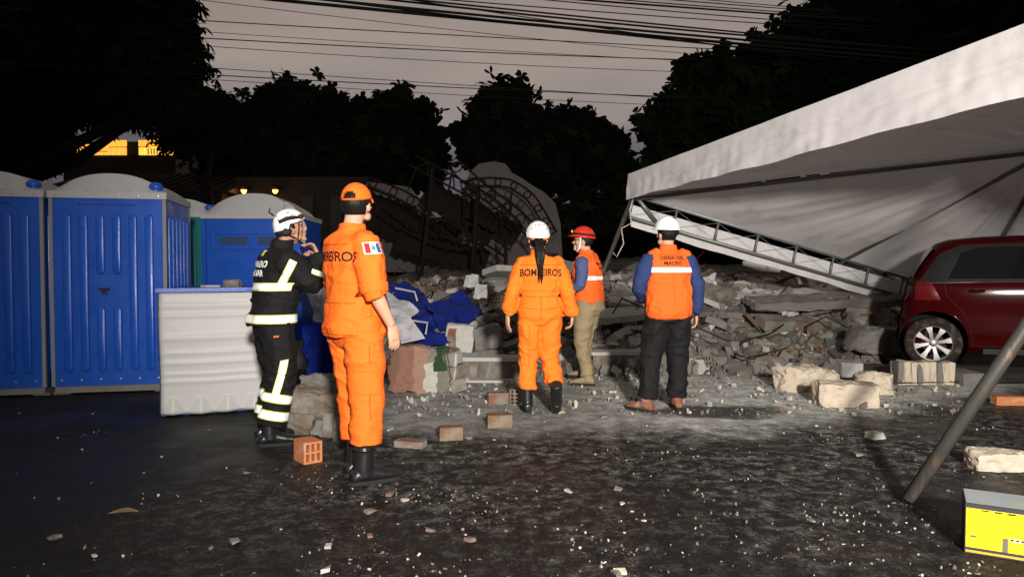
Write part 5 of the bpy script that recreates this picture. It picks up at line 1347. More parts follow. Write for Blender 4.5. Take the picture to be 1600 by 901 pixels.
# ============ 1. tall man in orange, cap, walking to the right
pz = dict(pel=(0, 0, 1.0), neck=(0, -.015, 1.555), head=(.0, .022, 1.725), hyaw=-38, hpitch=-8,
          sh=[(-.195, -.01, 1.485), (.195, -.02, 1.48)], el=[(-.27, .02, 1.20), (.265, -.015, 1.20)], wr=[(-.23, .22, 1.05), (.262, .10, .985)],
          hip=[(-.10, 0, .97), (.10, 0, .97)], kn=[(-.085, .05, .53), (.10, .03, .54)], an=[(-.07, .05, .09), (.115, .0, .09)],
          hand=[((0, .5, -.8), (1, 0, 0), -1, .5), ((.0, .22, -1), (-1, -.1, 0), 1, .30)])
A = Person('tall man in orange uniform and orange cap, sleeves rolled up, nearest the camera', GR(555, 748), 50, pz, M_skin)
A.t.scale = (1.05, 1.05, 1.005)
A.body()
mb = MB()
mb.rings(A.torso_rings(0, 0, [(-.17, .200, .168), (-.12, .205, .170), (.05, .195, .160), (.3, .195, .160), (.55, .212, .165), (.78, .225, .158), (.90, .205, .135), (.97, .135, .100)], .055))
A.sleeves(mb, .9, rad=(.086, .088, .078, .072, .076))
jk, jb = A.garment(mb, 'jacket', M_orange, .0105, .009, 3)
mb = MB(); x, y = A.spine(.95)
mb.rings([(x, y, .84, .13, .10), (x, y, .92, .180, .140), (x, y, 1.02, .175, .135), (x, y, 1.10, .16, .12)])
A.legs(mb, (.120, .115, .102, .097, .097), (.66, .66)); tr_, tb = A.garment(mb, 'trousers', M_orange, .0105, .008, 8)
# cargo pocket, cuffs, jacket seams
for q, sx in ((1, 1),):
    pb = ribbon(tb, [(Vector((.10, -.07 + .15 * k / 8, .66)), Vector((1, -.2 + .0 * k, 0)), (0, 0, .19)) for k in range(9)], 'cargo_pocket', M_orange, tr_, .014, .25, rows=5)
    ribbon(tb, [(Vector((.10, -.075 + .16 * k / 8, .735)), Vector((1, -.2, 0)), (0, 0, .05)) for k in range(9)], 'pocket_flap', M_orange, pb, .020, .25)
A.limb_band(jb, pz['sh'][1], pz['el'][1], .97, .055, 'rolled_cuff', M_orange, jk, .2, off=.008)
bk = boot(A.t, pz['an'][0], R(4), 0, M_boot, .34, 1.06); bk2 = boot(A.t, pz['an'][1], R(8), 0, M_boot, .34, 1.08, ribs=5)
text_on(jb, 'BOMBEIROS', .082, (0, -.1, 1.40), (1, 0, 0), (0, 0, 1), (0, -1, 0), 'back_lettering', M_print, jk, width=1.05, arc=.0008, bold=.02, reach=.3)
seam_line(jb, [(-.17, 0, 1.475), (.17, 0, 1.475)], (0, -1, 0), jk); seam_line(jb, [(.0, 0, 1.33), (0, 0, .93)], (0, -1, 0), jk); seam_line(jb, [(-.19, 0, .93), (.19, 0, .93)], (0, -1, 0), jk)
seam_line(jb, [(.1, .02, 1.36), (.1, .02, .92)], (1, -.1, 0), jk); seam_line(jb, [(.1, -.14, .925), (.1, .14, .925)], (1, 0, 0), jk); seam_line(jb, [(-.17, 0, 1.12), (.17, 0, 1.12)], (0, -1, 0), jk)
seam_line(tb, [(.1, .0, .86), (.11, .01, .40)], (1, -.15, 0), tr_)
# sleeve flag: red, white, blue
sh, el = Vector(pz['sh'][1]), Vector(pz['el'][1]); fc = sh.lerp(el, .14); ud = (sh - el).normalized()
fn_ = Vector((1, -.12, .12)).normalized(); fu = ud.cross(fn_).normalized()
if fu.y < 0: fu = -fu
patch = ribbon(jb, [(fc + fu * (-.052 + .104 * k / 8), fn_, ud * .074) for k in range(9)], 'sleeve_flag', M_wprint, jk, .005, .15, rows=5)
for (a0, a1, mm) in ((-.046, -.018, mat('flag_red', (.45, .02, .03), .6)), (.018, .046, mat('flag_blue', (.02, .10, .35), .6))):
    ribbon(jb, [(fc + fu * (a0 + (a1 - a0) * k / 4), fn_, ud * .062) for k in range(5)], 'flag_stripe', mm, patch, .007, .15)
ribbon(jb, [(fc + fu * (-.012 + .024 * k / 4), fn_, ud * .030) for k in range(5)], 'flag_emblem', mat('flag_emblem', (.10, .22, .20), .6), patch, .0075, .15)
A.hair_cap(-.062, .03)
def capfn(p, q, a, b_):
    q = q.copy()
    if p.y < -.2 and b_ > 1.2: q.z += 0
    return q
cm = dome(.088, .108, .105, .035, None)
arch = [f for f in cm.f]                                            # the opening above the strap at the back
def inarch(f):
    c = sum((Vector(cm.v[i]) for i in f), Vector()) / len(f); return c.y < -.05 and (c.x / .040) ** 2 + ((c.z - .052) / .040) ** 2 < 1 and c.z > .05
cm.f = [f for f in cm.f if not inarch(f)]
cap = on_head(A.HM, cm).build('cap', M_orange, A.t, smooth=True)
bz = MB()
def brim(u, v):
    a = R(20 + 140 * u); r_ = 1 + .72 * v * math.sin(a) ** 1.0; return Vector((.088 * math.cos(a) * (1 + .05 * v), .106 * math.sin(a) * r_, .040 - .020 * v * v - .012 * abs(math.cos(a)) * v))
bz.grid(brim, 24, 8); bo_ = on_head(A.HM, bz).build('brim', M_orange, cap, smooth=True); q = bo_.modifiers.new('s', 'SOLIDIFY'); q.thickness = .006

# ============ 2. firefighter in black turnout gear, hand at the mouth
pz = dict(pel=(0, 0, .96), neck=(0, .065, 1.47), head=(.0, .145, 1.635), hyaw=8, hpitch=-16,
          sh=[(-.19, .06, 1.395), (.195, .045, 1.395)], el=[(-.24, .24, 1.22), (.27, .23, 1.20)], wr=[(-.06, .33, 1.36), (.13, .315, 1.43)],
          hip=[(-.10, 0, .93), (.10, 0, .93)], kn=[(-.12, .07, .50), (.10, .03, .51)], an=[(-.14, -.02, .09), (.10, -.06, .09)],
          hand=[((.6, -.2, .8), (0, -.5, 0), 1, .9), ((-.45, -.25, .85), (-.3, -1, 0), -1, .95)])
B = Person('firefighter in black turnout gear with reflective stripes and white helmet, hand raised to the mouth', GR(428, 690), 54, pz, M_skin2)
B.body()
mb = MB()
mb.rings(B.torso_rings(0, 0, [(-.12, .205, .17), (-.06, .21, .172), (.1, .205, .168), (.4, .212, .175), (.65, .225, .178), (.84, .225, .160), (.93, .185, .135), (.99, .125, .105)], .085))
B.sleeves(mb, 1.0, rad=(.105, .10, .090, .082, .072))
jk, jb = B.garment(mb, 'turnout_jacket', M_black, .011, .010, 13)
mb = MB(); mb.rings([(0, 0, .80, .13, .11), (0, 0, .88, .185, .145), (0, 0, .98, .185, .145), (0, .01, 1.06, .17, .13)])
B.legs(mb, (.122, .118, .108, .105, .105), (.86, .86)); tr_, tb = B.garment(mb, 'turnout_trousers', M_black, .011, .012, 18)
def taped(fn, bvh, args, wd, par, **k):
    a = fn(bvh, *args, wd * 1.32, 'tape_edge', M_lime, par, off=.005, **k)
    fn(bvh, *args, wd, 'reflective_tape', M_refl, par, off=.0085, **k)
taped(B.ring_band, jb, (1.195,), .046, jk, r0=.30, a0=180, a1=375)
taped(B.ring_band, jb, (.955,), .050, jk, r0=.34)
# the slanting tape across the flank up to the armpit
for wd, mm, of, nm in ((.066, M_lime, .005, 'tape_edge'), (.050, M_refl, .009, 'reflective_tape')):
    sh, el = Vector(pz['sh'][1]), Vector(pz['el'][1])
    ribbon(jb, [(Vector((.10, .03 + .10 * k / 10, 1.20 + .19 * k / 10)), Vector((1, -.35, 0)), Vector((0, wd * .85, -wd * .4))) for k in range(11)], nm, mm, jk, of, .35)
taped(B.limb_band, jb, (pz['el'][1], pz['wr'][1], .22), .044, jk, r0=.13)
taped(B.limb_band, tb, (pz['kn'][1], pz['an'][1], .36), .052, tr_, r0=.14)
taped(B.limb_band, tb, (pz['kn'][1], pz['an'][1], .66), .052, tr_, r0=.14)
taped(B.limb_band, tb, (pz['kn'][0], pz['an'][0], .36), .052, tr_, r0=.14)
taped(B.limb_band, tb, (pz['kn'][0], pz['an'][0], .66), .052, tr_, r0=.14)
for wd, mm, of, nm in ((.066, M_lime, .005, 'tape_edge'), (.050, M_refl, .009, 'reflective_tape')):
    ribbon(tb, [(Vector((.10, .055 - .075 * (k / 10) ** 1.3, .655 - .27 * k / 10)), Vector((1, -.35, 0)), Vector((0, wd, wd * .15))) for k in range(11)], nm, mm, tr_, of, .3)
for (tx, zz) in (('BOMBEIRO', 1.362), ('MILITAR', 1.295)):
    text_on(jb, tx, .066, (.005, -.1, zz), (1, 0, 0), (0, 0, 1), (0, -1, 0), 'back_lettering', M_wprint, jk, width=.86, bold=.03, reach=.3)
ribbon(jb, [(Vector((-.02 + .05 * k / 6, -.05, 1.445)), Vector((.1, -1, .35)), (0, 0, .055)) for k in range(7)], 'shoulder_patch', M_lime, jk, .006, .3)
MBp = ribbon(tb, [(Vector((.1, -.03 + .04 * k / 4, .83)), Vector((1, -.3, 0)), (0, .004, .014)) for k in range(5)], 'pocket_label', mat('red_label', (.6, .10, .05), .6), tr_, .006, .25)
boot(B.t, pz['an'][0], R(0), 0, M_boot, .26, 1.05); boot(B.t, pz['an'][1], R(10), 0, M_boot, .26, 1.08)
B.hair_cap(-.05, .02)
def rescue_helmet(P, m, vents=True):
    def fn(p, q, a, b_):
        q = q.copy(); q.z += (.012 if p.y > .5 else 0) * (b_ / 1.57) ** 3 - (.035 * (b_ / 1.57) ** 4 if p.y < -.2 else 0)
        ridge = .006 * math.cos(a * 2) * math.sin(b_) ** 2; q.x *= 1 + ridge * 6
        return q
    h = on_head(P.HM, dome(.104, .126, .118, .042, fn, 48, 18)).build('helmet', m, P.t, smooth=True)
    rimp = [(.105 * math.cos(a), .127 * math.sin(a), .044 + (.012 if math.sin(a) > .5 else (-.033 if math.sin(a) < -.2 else 0))) for a in [2 * math.pi * k / 40 for k in range(41)]]
    on_head(P.HM, MB().tube(rimp, .005, 6)).build('rim', m, h, smooth=True)
    if vents:
        for (ax, el_, w_, h_) in ((-118, 42, .016, .006), (-98, 46, .022, .008), (-82, 46, .022, .008), (-62, 42, .016, .006), (-90, 30, .024, .006), (-135, 24, .008, .018), (-45, 24, .008, .018), (180, 45, .03, .008), (0, 45, .03, .008), (170, 30, .03, .007), (10, 30, .03, .007)):
            a, e_ = R(ax), R(el_); p = Vector((.1045 * math.cos(a) * math.cos(e_), .1265 * math.sin(a) * math.cos(e_), .042 + .119 * math.sin(e_)))
            nrm = Vector((p.x / .104 ** 2, p.y / .126 ** 2, (p.z - .042) / .118 ** 2)).normalized(); rot = nrm.to_track_quat('Z', 'Y').to_matrix()
            mb = MB(); mb.ball((0, 0, 0), (w_ / 2, h_ / 2, .004), None, 10, 6); mb.v = [tuple(P.HM @ (rot @ Vector(v) + p)) for v in mb.v]; mb.build('vent', M_strap, h, smooth=True)
    return h
h = rescue_helmet(B, M_helm)
for s_ in (-1, 1):                                                   # dark side bands, lamp clip, chin straps
    b1 = MB(); b1.tube([(s_ * .106, -.09, .075), (s_ * .110, -.03, .085), (s_ * .108, .03, .080), (s_ * .090, .08, .070)], [(.010, .003), (.016, .003), (.014, .003), (.008, .003)], 8, ref=(0, 0, 1)); on_head(B.HM, b1).build('side_band', M_strap, h, smooth=True)
    strap_path(B, [(s_ * .098, -.075, .005), (s_ * .090, -.035, -.045), (s_ * .080, .015, -.085), (s_ * .04, .05, -.125), (0, .06, -.13)], h)
    strap_path(B, [(s_ * .098, .06, .05), (s_ * .090, .045, -.01), (s_ * .080, .02, -.075)], h)
    nb = MB(); nb.ball((s_ * .096, -.05, -.012), (.010, .040, .030), None, 14, 8); on_head(B.HM, nb).build('ear_pad', M_strap, h, smooth=True)
lb = MB(); lb.ball((.092, .082, .075), (.018, .024, .018), None, 14, 8); on_head(B.HM, lb).build('lamp_clip', mat('dark_red_clip', (.06, .012, .010), .4), h, smooth=True)
nb = MB(); nb.tube([(-.085, -.07, -.01), (-.05, -.105, -.018), (0, -.116, -.02), (.05, -.105, -.018), (.085, -.07, -.01)], [(.020, .004)] * 5, 10, ref=(0, 0, 1)); on_head(B.HM, nb).build('nape_band', M_strap, h, smooth=True)
vb = MB(); vb.tube([(-.03, -.09, .135), (-.02, -.115, .165), (-.01, -.10, .195)], [.007, .006, .004], 8); on_head(B.HM, vb).build('antenna_clip', M_strap, h, smooth=True)

# ============ 3. woman in orange coverall, white helmet, ponytail
pz = dict(pel=(0, 0, .90), neck=(0, .0, 1.42), head=(-.015, .03, 1.575), hyaw=-4, hpitch=-4,
          sh=[(-.172, .0, 1.345), (.172, .0, 1.345)], el=[(-.250, -.03, 1.09), (.245, -.05, 1.09)], wr=[(-.290, .02, .88), (.300, -.0, .88)],
          hip=[(-.092, 0, .87), (.092, 0, .87)], kn=[(-.098, .02, .48), (.095, .04, .485)], an=[(-.115, -.02, .09), (.135, -.19, .135)],
          hand=[((-.02, .05, -1), (1, .35, 0), -1, .35), ((-.04, .06, -1), (-1, .25, 0), 1, .75)])
W = Person('woman in orange coverall and white helmet with a long dark ponytail, back to the camera', GR(843, 642), -3, pz, M_skin)
W.t.scale = (1.02, 1.02, 1.02)
W.body(.93)
mb = MB()
mb.rings(W.torso_rings(0, 0, [(-.20, .13, .11), (-.06, .200, .150), (.06, .205, .152), (.22, .185, .135), (.32, .168, .125), (.42, .172, .128), (.62, .192, .140), (.80, .205, .140), (.91, .185, .115), (.975, .12, .09)], .045))
W.sleeves(mb, 1.0, rad=(.068, .068, .068, .066, .058)); W.legs(mb, (.112, .104, .088, .084, .082), (.70, .62))
jk, jb = W.garment(mb, 'coverall', M_orange2, .0105, .011, 23)
W.ring_band(jb, 1.075, .042, 'waistband', M_orange2, jk, r0=.195, a0=200, a1=340, off=.007)
for q in (0, 1):
    MB_ = W.limb_band(jb, pz['el'][q], pz['wr'][q], .88, .05, 'cuff', M_orange2, jk, r0=.10, off=.006)
for sx in (-.05, .05): ribbon(jb, [(Vector((sx + .012 * k, -.1, 1.075)), (0, -1, 0), (0, 0, .055)) for k in range(2)], 'belt_loop', M_orange2, jk, .011, .2)
text_on(jb, 'BOMBEIROS', .088, (.0, -.1, 1.265), (1, 0, 0), (0, 0, 1), (0, -1, 0), 'back_lettering', M_print, jk, width=.80, arc=.0016, bold=.025, reach=.25)
seam_line(jb, [(-.19, 0, 1.335), (.19, 0, 1.335)], (0, -1, 0), jk); seam_line(jb, [(0, 0, 1.05), (0, 0, .84)], (0, -1, 0), jk); seam_line(jb, [(-.15, 0, 1.098), (.15, 0, 1.098)], (0, -1, 0), jk); seam_line(jb, [(-.15, 0, 1.052), (.15, 0, 1.052)], (0, -1, 0), jk)
seam_line(jb, [(-.10, 0, .80), (-.10, 0, .40)], (0, -1, 0), jk, .005); seam_line(jb, [(-.17, 0, .955), (-.03, 0, .935)], (0, -1, 0), jk); seam_line(jb, [(.17, 0, .955), (.03, 0, .935)], (0, -1, 0), jk)
boot(W.t, pz['an'][0], R(-6), 0, M_boot, .30, .98); boot(W.t, pz['an'][1], R(8), R(-38), M_boot, .30, .98)
wa = MB(); W.limb_band(bvh_of(W.bo.data), pz['el'][1], pz['wr'][1], .98, .035, 'wristband', M_strap, W.bo, r0=.06, off=.004)
W.hair_cap(-.075, .03)
def pony(dx, dy, r, ln, sd):
    mb = MB(); pts = []; rad = []
    for k in range(12):
        t = k / 11; pts.append((dx * (1 - .3 * t) + .012 * math.sin(3 * t + sd) + .02 * t * dx * 8 * (1 - t), -.108 - .085 * math.sin(min(1, t * 1.5) * math.pi * .5) - dy, .0 - ln * t)); rad.append(r * (1 + .6 * math.sin(math.pi * min(1, t * 1.3))) * (1 - t ** 2.2 * .85))
    mb.tube(pts, rad, 8); return mb
for k in range(18):
    mb = pony(rnd.uniform(-.028, .028), rnd.uniform(0, .022), rnd.uniform(.009, .015), rnd.uniform(.26, .40), rnd.uniform(0, 6)); on_head(W.HM, mb).build('ponytail_strand', M_hair, W.t, smooth=True)
for k in range(4):                                                   # loose locks over the right shoulder
    mb = MB(); o_ = rnd.uniform(-.01, .01)
    mb.tube([(.0, -.125, -.03), (.03, -.155, -.10 + o_), (.075, -.150, -.140 + o_), (.125, -.125, -.150 + o_ * 2), (.175, -.09, -.140 + o_)], [.010, .009, .008, .006, .002], 6); on_head(W.HM, mb).build('loose_lock', M_hair, W.t, smooth=True)
h = rescue_helmet(W, M_helm)
ob_ = MB(); ob_.tube([(-.088, -.045, .020), (-.065, -.092, .010), (0, -.116, .006), (.065, -.092, .010), (.088, -.045, .020)], [(.022, .004)] * 5, 10, ref=(0, 0, 1)); on_head(W.HM, ob_).build('nape_band', M_orange2, h, smooth=True)
for s_ in (-1, 1): strap_path(W, [(s_ * .098, -.06, .02), (s_ * .088, -.02, -.05), (s_ * .07, .02, -.095), (0, .06, -.125)], h)

# ============ 4. man with red helmet, facing left
pz = dict(pel=(0, 0, .93), neck=(0, .03, 1.475), head=(.0, .085, 1.635), hyaw=-16, hpitch=-6,
          sh=[(-.19, .02, 1.40), (.19, .02, 1.40)], el=[(-.26, -.0, 1.13), (.25, .05, 1.14)], wr=[(-.22, .24, 1.06), (.12, .26, 1.08)],
          hip=[(-.10, 0, .91), (.10, 0, .91)], kn=[(-.10, .06, .49), (.11, .10, .52)], an=[(-.10, -.02, .09), (.12, .10, .14)],
          hand=[((.5, .8, -.1), (0, 0, -1), -1, .5), ((-.6, .7, 0), (0, 0, -1), 1, .5)])
D = Person('man in orange vest and red helmet with glasses, facing left, khaki trousers', GR(921, 600), -62, pz, M_skin)
D.body()
def vest(P, m, vx=.0105, seed=31, prof=None):
    mb = MB(); mb.rings(P.torso_rings(0, 0, prof or [(-.02, .185, .150), (.03, .200, .160), (.15, .208, .165), (.45, .205, .162), (.7, .205, .158), (.86, .190, .135), (.94, .150, .108), (.985, .105, .09)], .055))
    for q in (0, 1):
        sh, nk = Vector(P.p['sh'][q]), Vector(P.p['neck']); mb.tube([sh.lerp(nk, .55) + Vector((0, 0, .010)), sh.lerp(nk, .30) + Vector((0, 0, .0)), sh.lerp(nk, .22) + Vector((0, 0, -.03))], [.066, .080, .075], 16)
    return P.garment(mb, 'vest', m, vx, .011, seed)
def shirt(P, m, seed, rad, frac=.97):
    mb = MB(); mb.rings(P.torso_rings(0, 0, [(.1, .15, .11), (.5, .165, .12), (.8, .17, .115), (.92, .14, .09), (.98, .08, .07)], 0))
    P.sleeves(mb, 1.0, rad); return P.garment(mb, 'shirt', m, .011, .007, seed)
shirt(D, M_slate, 33, (.072, .072, .064, .056, .05)); jk, jb = vest(D, M_vest, seed=35)
mb = MB(); mb.rings([(0, 0, .80, .12, .11), (0, -.005, .87, .182, .150), (0, -.005, .95, .180, .145), (0, 0, 1.02, .165, .125)])
D.legs(mb, (.112, .104, .086, .080, .076), (.93, .93)); D.garment(mb, 'trousers', M_khaki, .0105, .010, 38)
boot(D.t, pz['an'][0], R(-12), 0, M_khaki, .14, 1.0, name='shoe'); boot(D.t, pz['an'][1], R(-6), 0, M_khaki, .14, 1.0, name='shoe')
D.ring_band(jb, 1.215, .042, 'reflective_tape', M_refl, jk, r0=.26, a0=195, a1=335, off=.006)
for (tx, sz, zz) in (('DEFESA CIVIL', .036, 1.375), ('MACEIÓ', .036, 1.325)):
    text_on(jb, tx, sz, (.0, -.1, zz), (1, 0, 0), (0, 0, 1), (0, -1, 0), 'back_lettering', M_print, jk, width=.9, bold=.03, reach=.25)
D.hair_cap(-.068, .025)
def hardhat(P, m, brimf=.05, brimb=.016, parts=True):
    def fn(p, q, a, b_):
        q = q.copy(); t = max(0, (b_ / (math.pi / 2) - .93) / .07)
        ex = .012 + (brimf * max(0, math.sin(a)) ** 2 if math.sin(a) > 0 else brimb * 0); q.x *= 1 + t * ex / .11; q.y *= 1 + t * ex / .13
        q.z -= .006 * t
        q.z += .004 * math.exp(-(q.x / .02) ** 2) * math.cos(b_)
        return q
    h = on_head(P.HM, dome(.112, .134, .122, .045, fn, 48, 28)).build('helmet', m, P.t, smooth=True)
    nb = MB(); nb.tube([(-.092, -.03, .028), (-.070, -.085, .012), (0, -.112, .004), (.070, -.085, .012), (.092, -.03, .028)], [(.022, .004)] * 5, 10, ref=(0, 0, 1)); on_head(P.HM, nb).build('nape_band', M_strap, h, smooth=True)
    return h
h = hardhat(D, M_helmr, .045)
hb = MB(); hb.tube([(.113 * math.cos(R(a)), .135 * math.sin(R(a)), .075) for a in range(-10, 371, 10)], [(.012, .0025)] * 39, 8, ref=(0, 0, 1)); on_head(D.HM, hb).build('goggle_strap', M_strap, h, smooth=True)
yb = MB(); yb.box((-.01, .133, .098), (.055, .012, .028)); on_head(D.HM, yb).build('front_badge', mat('yellow_badge', (.72, .55, .10), .5), h)
for s_ in (-1, 1):
    cs = MB(); cs.tube([(s_ * .098, .018, .048), (s_ * .089, .018, -.02), (s_ * .080, .022, -.08), (s_ * .045, .05, -.122), (0, .062, -.128)], [(.008, .003)] * 5, 8, ref=(0, 1, 0)); on_head(D.HM, cs).build('chin_strap', M_wprint, h, smooth=True)
gl = MB()
for s_ in (-1, 1):
    gl.tube([(s_ * .034 + .026 * math.cos(2 * math.pi * k / 20), .108 - .006 * abs(math.cos(2 * math.pi * k / 20)), .002 + .019 * math.sin(2 * math.pi * k / 20)) for k in range(21)], .0032, 6)
    gl.tube([(s_ * .060, .100, .008), (s_ * .078, .05, .008), (s_ * .083, 0, .004)], .003, 6)
gl.tube([(-.008, .110, .006), (.008, .110, .006)], .003, 6); on_head(D.HM, gl).build('glasses', M_dark, D.t, smooth=True)

# ============ 5. man with white hard hat, back to the camera
pz = dict(pel=(0, 0, .95), neck=(0, .01, 1.49), head=(-.005, .035, 1.648), hyaw=-14, hpitch=-3,
          sh=[(-.195, .0, 1.41), (.195, .0, 1.41)], el=[(-.285, .02, 1.145), (.275, -.03, 1.14)], wr=[(-.16, .22, 1.02), (.285, .02, .90)],
          hip=[(-.10, 0, .93), (.10, 0, .93)], kn=[(-.15, .03, .51), (.115, .05, .51)], an=[(-.215, -.02, .09), (.115, .06, .09)],
          hand=[((.8, .4, -.1), (0, .6, -1), -1, .8), ((0, .15, -1), (-1, .2, 0), 1, .6)])
E = Person('man in orange vest, navy sleeves and white hard hat, black trousers, back to the camera', GR(1043, 641), -8, pz, M_skin)
E.body()
shirt(E, M_navy, 43, (.074, .078, .070, .062, .054))
jk, jb = vest(E, M_vest, seed=45, prof=[(-.16, .195, .15), (-.12, .212, .165), (.0, .222, .168), (.14, .222, .168), (.42, .208, .160), (.7, .208, .158), (.86, .192, .135), (.94, .150, .108), (.985, .105, .09)])
mb = MB(); mb.rings([(0, 0, .82, .12, .11), (0, 0, .89, .188, .150), (0, 0, .97, .186, .145), (0, 0, 1.04, .17, .125)])
E.legs(mb, (.116, .112, .098, .092, .092), (.92, .92)); E.garment(mb, 'trousers', M_blackpants, .0105, .013, 48)
boot(E.t, pz['an'][0], R(-38), 0, M_brown, .17, 1.03); boot(E.t, pz['an'][1], R(6), 0, M_brown, .17, 1.0)
E.ring_band(jb, 1.315, .046, 'reflective_tape', M_refl, jk, r0=.235, a0=182, a1=358, off=.006)
text_on(jb, 'DEFESA CIVIL', .045, (.0, -.1, 1.425), (1, 0, 0), (0, 0, 1), (0, -1, 0), 'back_lettering', M_print, jk, width=.86, bold=.03, arc=.0008, reach=.25)
text_on(jb, 'MACEIÓ', .045, (.0, -.1, 1.375), (1, 0, 0), (0, 0, 1), (0, -1, 0), 'back_lettering', M_print, jk, width=1.0, bold=.03, reach=.25)
M_pipe = mat('dark_vest_edge', (.05, .012, .008), .8)
for sx in (-1, 1): seam_line(jb, [(sx * .175, 0, 1.435), (sx * .190, 0, 1.36), (sx * .192, 0, 1.22)], (sx * .25, -1, 0), jk, .010, M_pipe, 'armhole_piping')
seam_line(jb, [(-.18, 0, .905), (.18, 0, .905)], (0, -1, 0), jk, .006); seam_line(jb, [(-.16, 0, 1.455), (.16, 0, 1.455)], (0, -1, 0), jk, .006); seam_line(jb, [(0, 0, 1.29), (0, 0, .92)], (0, -1, 0), jk, .004)
E.hair_cap(-.06, .025)
h = hardhat(E, M_helm, .035)
MB_ = MB(); MB_.box((.02, -.075, .152), (.022, .012, .008)); on_head(E.HM, MB_).build('vent', M_strap, h)
bt = MB(); E.limb_band(bvh_of(E.bo.data), pz['el'][1], pz['wr'][1], .99, .03, 'wristwatch', M_strap, E.bo, r0=.06, off=.004)
# ------------------------------------------------------------------ red hatchback under the tent
M_paint = mat('dark_red_car_paint', (.034, .0012, .002), .5, var=.06, vs=3, spec=.0, coat=.22)
M_glass = mat('tinted_glass', (.006, .006, .007), .08, var=.1, spec=.6)
M_tyre = mat('tyre_rubber', (.016, .013, .012), .85, var=.3, bump=.3, col2=(.10, .07, .05), c2=(.5, .7), c2s=9)
M_alloy = mat('alloy_rim', (.26, .25, .24), .42, metal=.8, var=.1, col2=(.3, .25, .2), c2=(.6, .8), c2s=16)
M_tail = mat('tail_lamp_red', (.10, .004, .005), .25, var=.1, spec=.4)
carp = PX(1458, 536, 8.45)
car = empty('car', (0, 0, .165), R(-27), 'dark red hatchback with dusty alloy wheel standing under the collapsed tent', 'car')
car.rotation_euler = (R(1), R(-1.5), R(-27))
_w = car.rotation_euler.to_matrix() @ Vector((.50, -.83, .30)); car.location = carp - _w
LV = [  # z, rear x, front x, half width
    (.19, .16, 3.70, .70), (.26, .06, 3.78, .80), (.40, .00, 3.83, .838), (.60, .015, 3.82, .846), (.78, .045, 3.74, .845), (.90, .075, 3.45, .838), (.985, .10, 3.02, .820),
    (1.03, .125, 2.93, .800), (1.12, .19, 2.80, .770), (1.25, .30, 2.62, .722), (1.38, .43, 2.42, .665), (1.455, .53, 2.26, .615), (1.495, .66, 2.08, .53), (1.515, .95, 1.75, .36)]
LV = [(z, a + (.17 if z < 1.05 else .17 - .12 * (z - 1.05) / .45), b_, c) for (z, a, b_, c) in LV]
def lv(z):
    for a, b_ in zip(LV, LV[1:]):
        if a[0] <= z <= b_[0]:
            t = (z - a[0]) / (b_[0] - a[0]); return [a[i] * (1 - t) + b_[i] * t for i in (1, 2, 3)]
    return list(LV[-1][1:]) if z > 1 else list(LV[0][1:])
PE = 7.0
def ring(z, n=96, grow=0):
    x0, x1, hw = lv(z); cx, hx = (x0 + x1) / 2, (x1 - x0) / 2; out = []
    for k in range(n):
        a = 2 * math.pi * k / n; c, s_ = math.cos(a), math.sin(a)
        out.append((cx + (hx + grow) * math.copysign(abs(c) ** (2 / PE), c), (hw + grow) * math.copysign(abs(s_) ** (2 / PE), s_), z))
    return out
def ys(x, z, grow=0):
    x0, x1, hw = lv(z); cx, hx = (x0 + x1) / 2, (x1 - x0) / 2; t = min(.9999, abs((x - cx) / (hx + .0))); return -(hw * (1 - t ** PE) ** (1 / PE) + grow)
mb = MB(); zs = [.19, .21, .23, .26, .30, .35, .40, .46, .53, .60, .66, .72, .78, .84, .90, .94, .985, 1.0, 1.03, 1.07, 1.12, 1.18, 1.25, 1.31, 1.38, 1.42, 1.455, 1.475, 1.495, 1.507, 1.515]
n = 96; v = []
for z in zs: v += ring(z, n)
f = [(i * n + k, i * n + (k + 1) % n, (i + 1) * n + (k + 1) % n, (i + 1) * n + k) for i in range(len(zs) - 1) for k in range(n)]
f.append(tuple(range(n - 1, -1, -1))); f.append(tuple((len(zs) - 1) * n + k for k in range(n))); mb.add(v, f)
WX = (.50, 2.96); WZ, WR = .30, .300
me = mb.mesh('body'); tmp = bpy.data.objects.new('tmpc', me); C.objects.link(tmp); cuts = []
for x in WX:
    c = MB(); c.cyl((x, -1.2, WZ + .02), (x, 1.2, WZ + .02), .352, 40); co_ = bpy.data.objects.new('cut', c.mesh('cut')); C.objects.link(co_); cuts.append(co_)
    md = tmp.modifiers.new('b', 'BOOLEAN'); md.object = co_; md.operation = 'DIFFERENCE'; md.solver = 'EXACT'
dg = bpy.context.evaluated_depsgraph_get(); dg.update(); m2 = bpy.data.meshes.new_from_object(tmp.evaluated_get(dg))
for o in [tmp] + cuts: bpy.data.objects.remove(o)
m2.materials.clear(); m2.materials.append(M_paint); sharp(m2, 30); body = ob('body', m2, None, car)
def side_panel(name, pts, m, grow, parent, sub=10):
    """piece laid on the car's left side; pts in (x,z)"""
    q = MB(); bm = bmesh.new(); vs_ = [bm.verts.new((x, 0, z)) for x, z in pts]; bm.faces.new(vs_); bmesh.ops.triangulate(bm, faces=bm.faces)
    for _ in range(4):
        es = [e_ for e_ in bm.edges if e_.calc_length() > .10]
        if es: bmesh.ops.subdivide_edges(bm, edges=es, cuts=1); bmesh.ops.triangulate(bm, faces=bm.faces)
    for v_ in bm.verts: v_.co.y = ys(v_.co.x, v_.co.z, grow)
    me_ = bpy.data.meshes.new(name); bm.to_mesh(me_); bm.free(); me_.polygons.foreach_set('use_smooth', [True] * len(me_.polygons)); return ob(name, me_, m, parent)
wz0 = 1.00
side_panel('window_surround', [(.36, 1.0), (2.80, 1.0), (2.28, 1.425), (.80, 1.43), (.58, 1.33)], M_dark, .012, car)
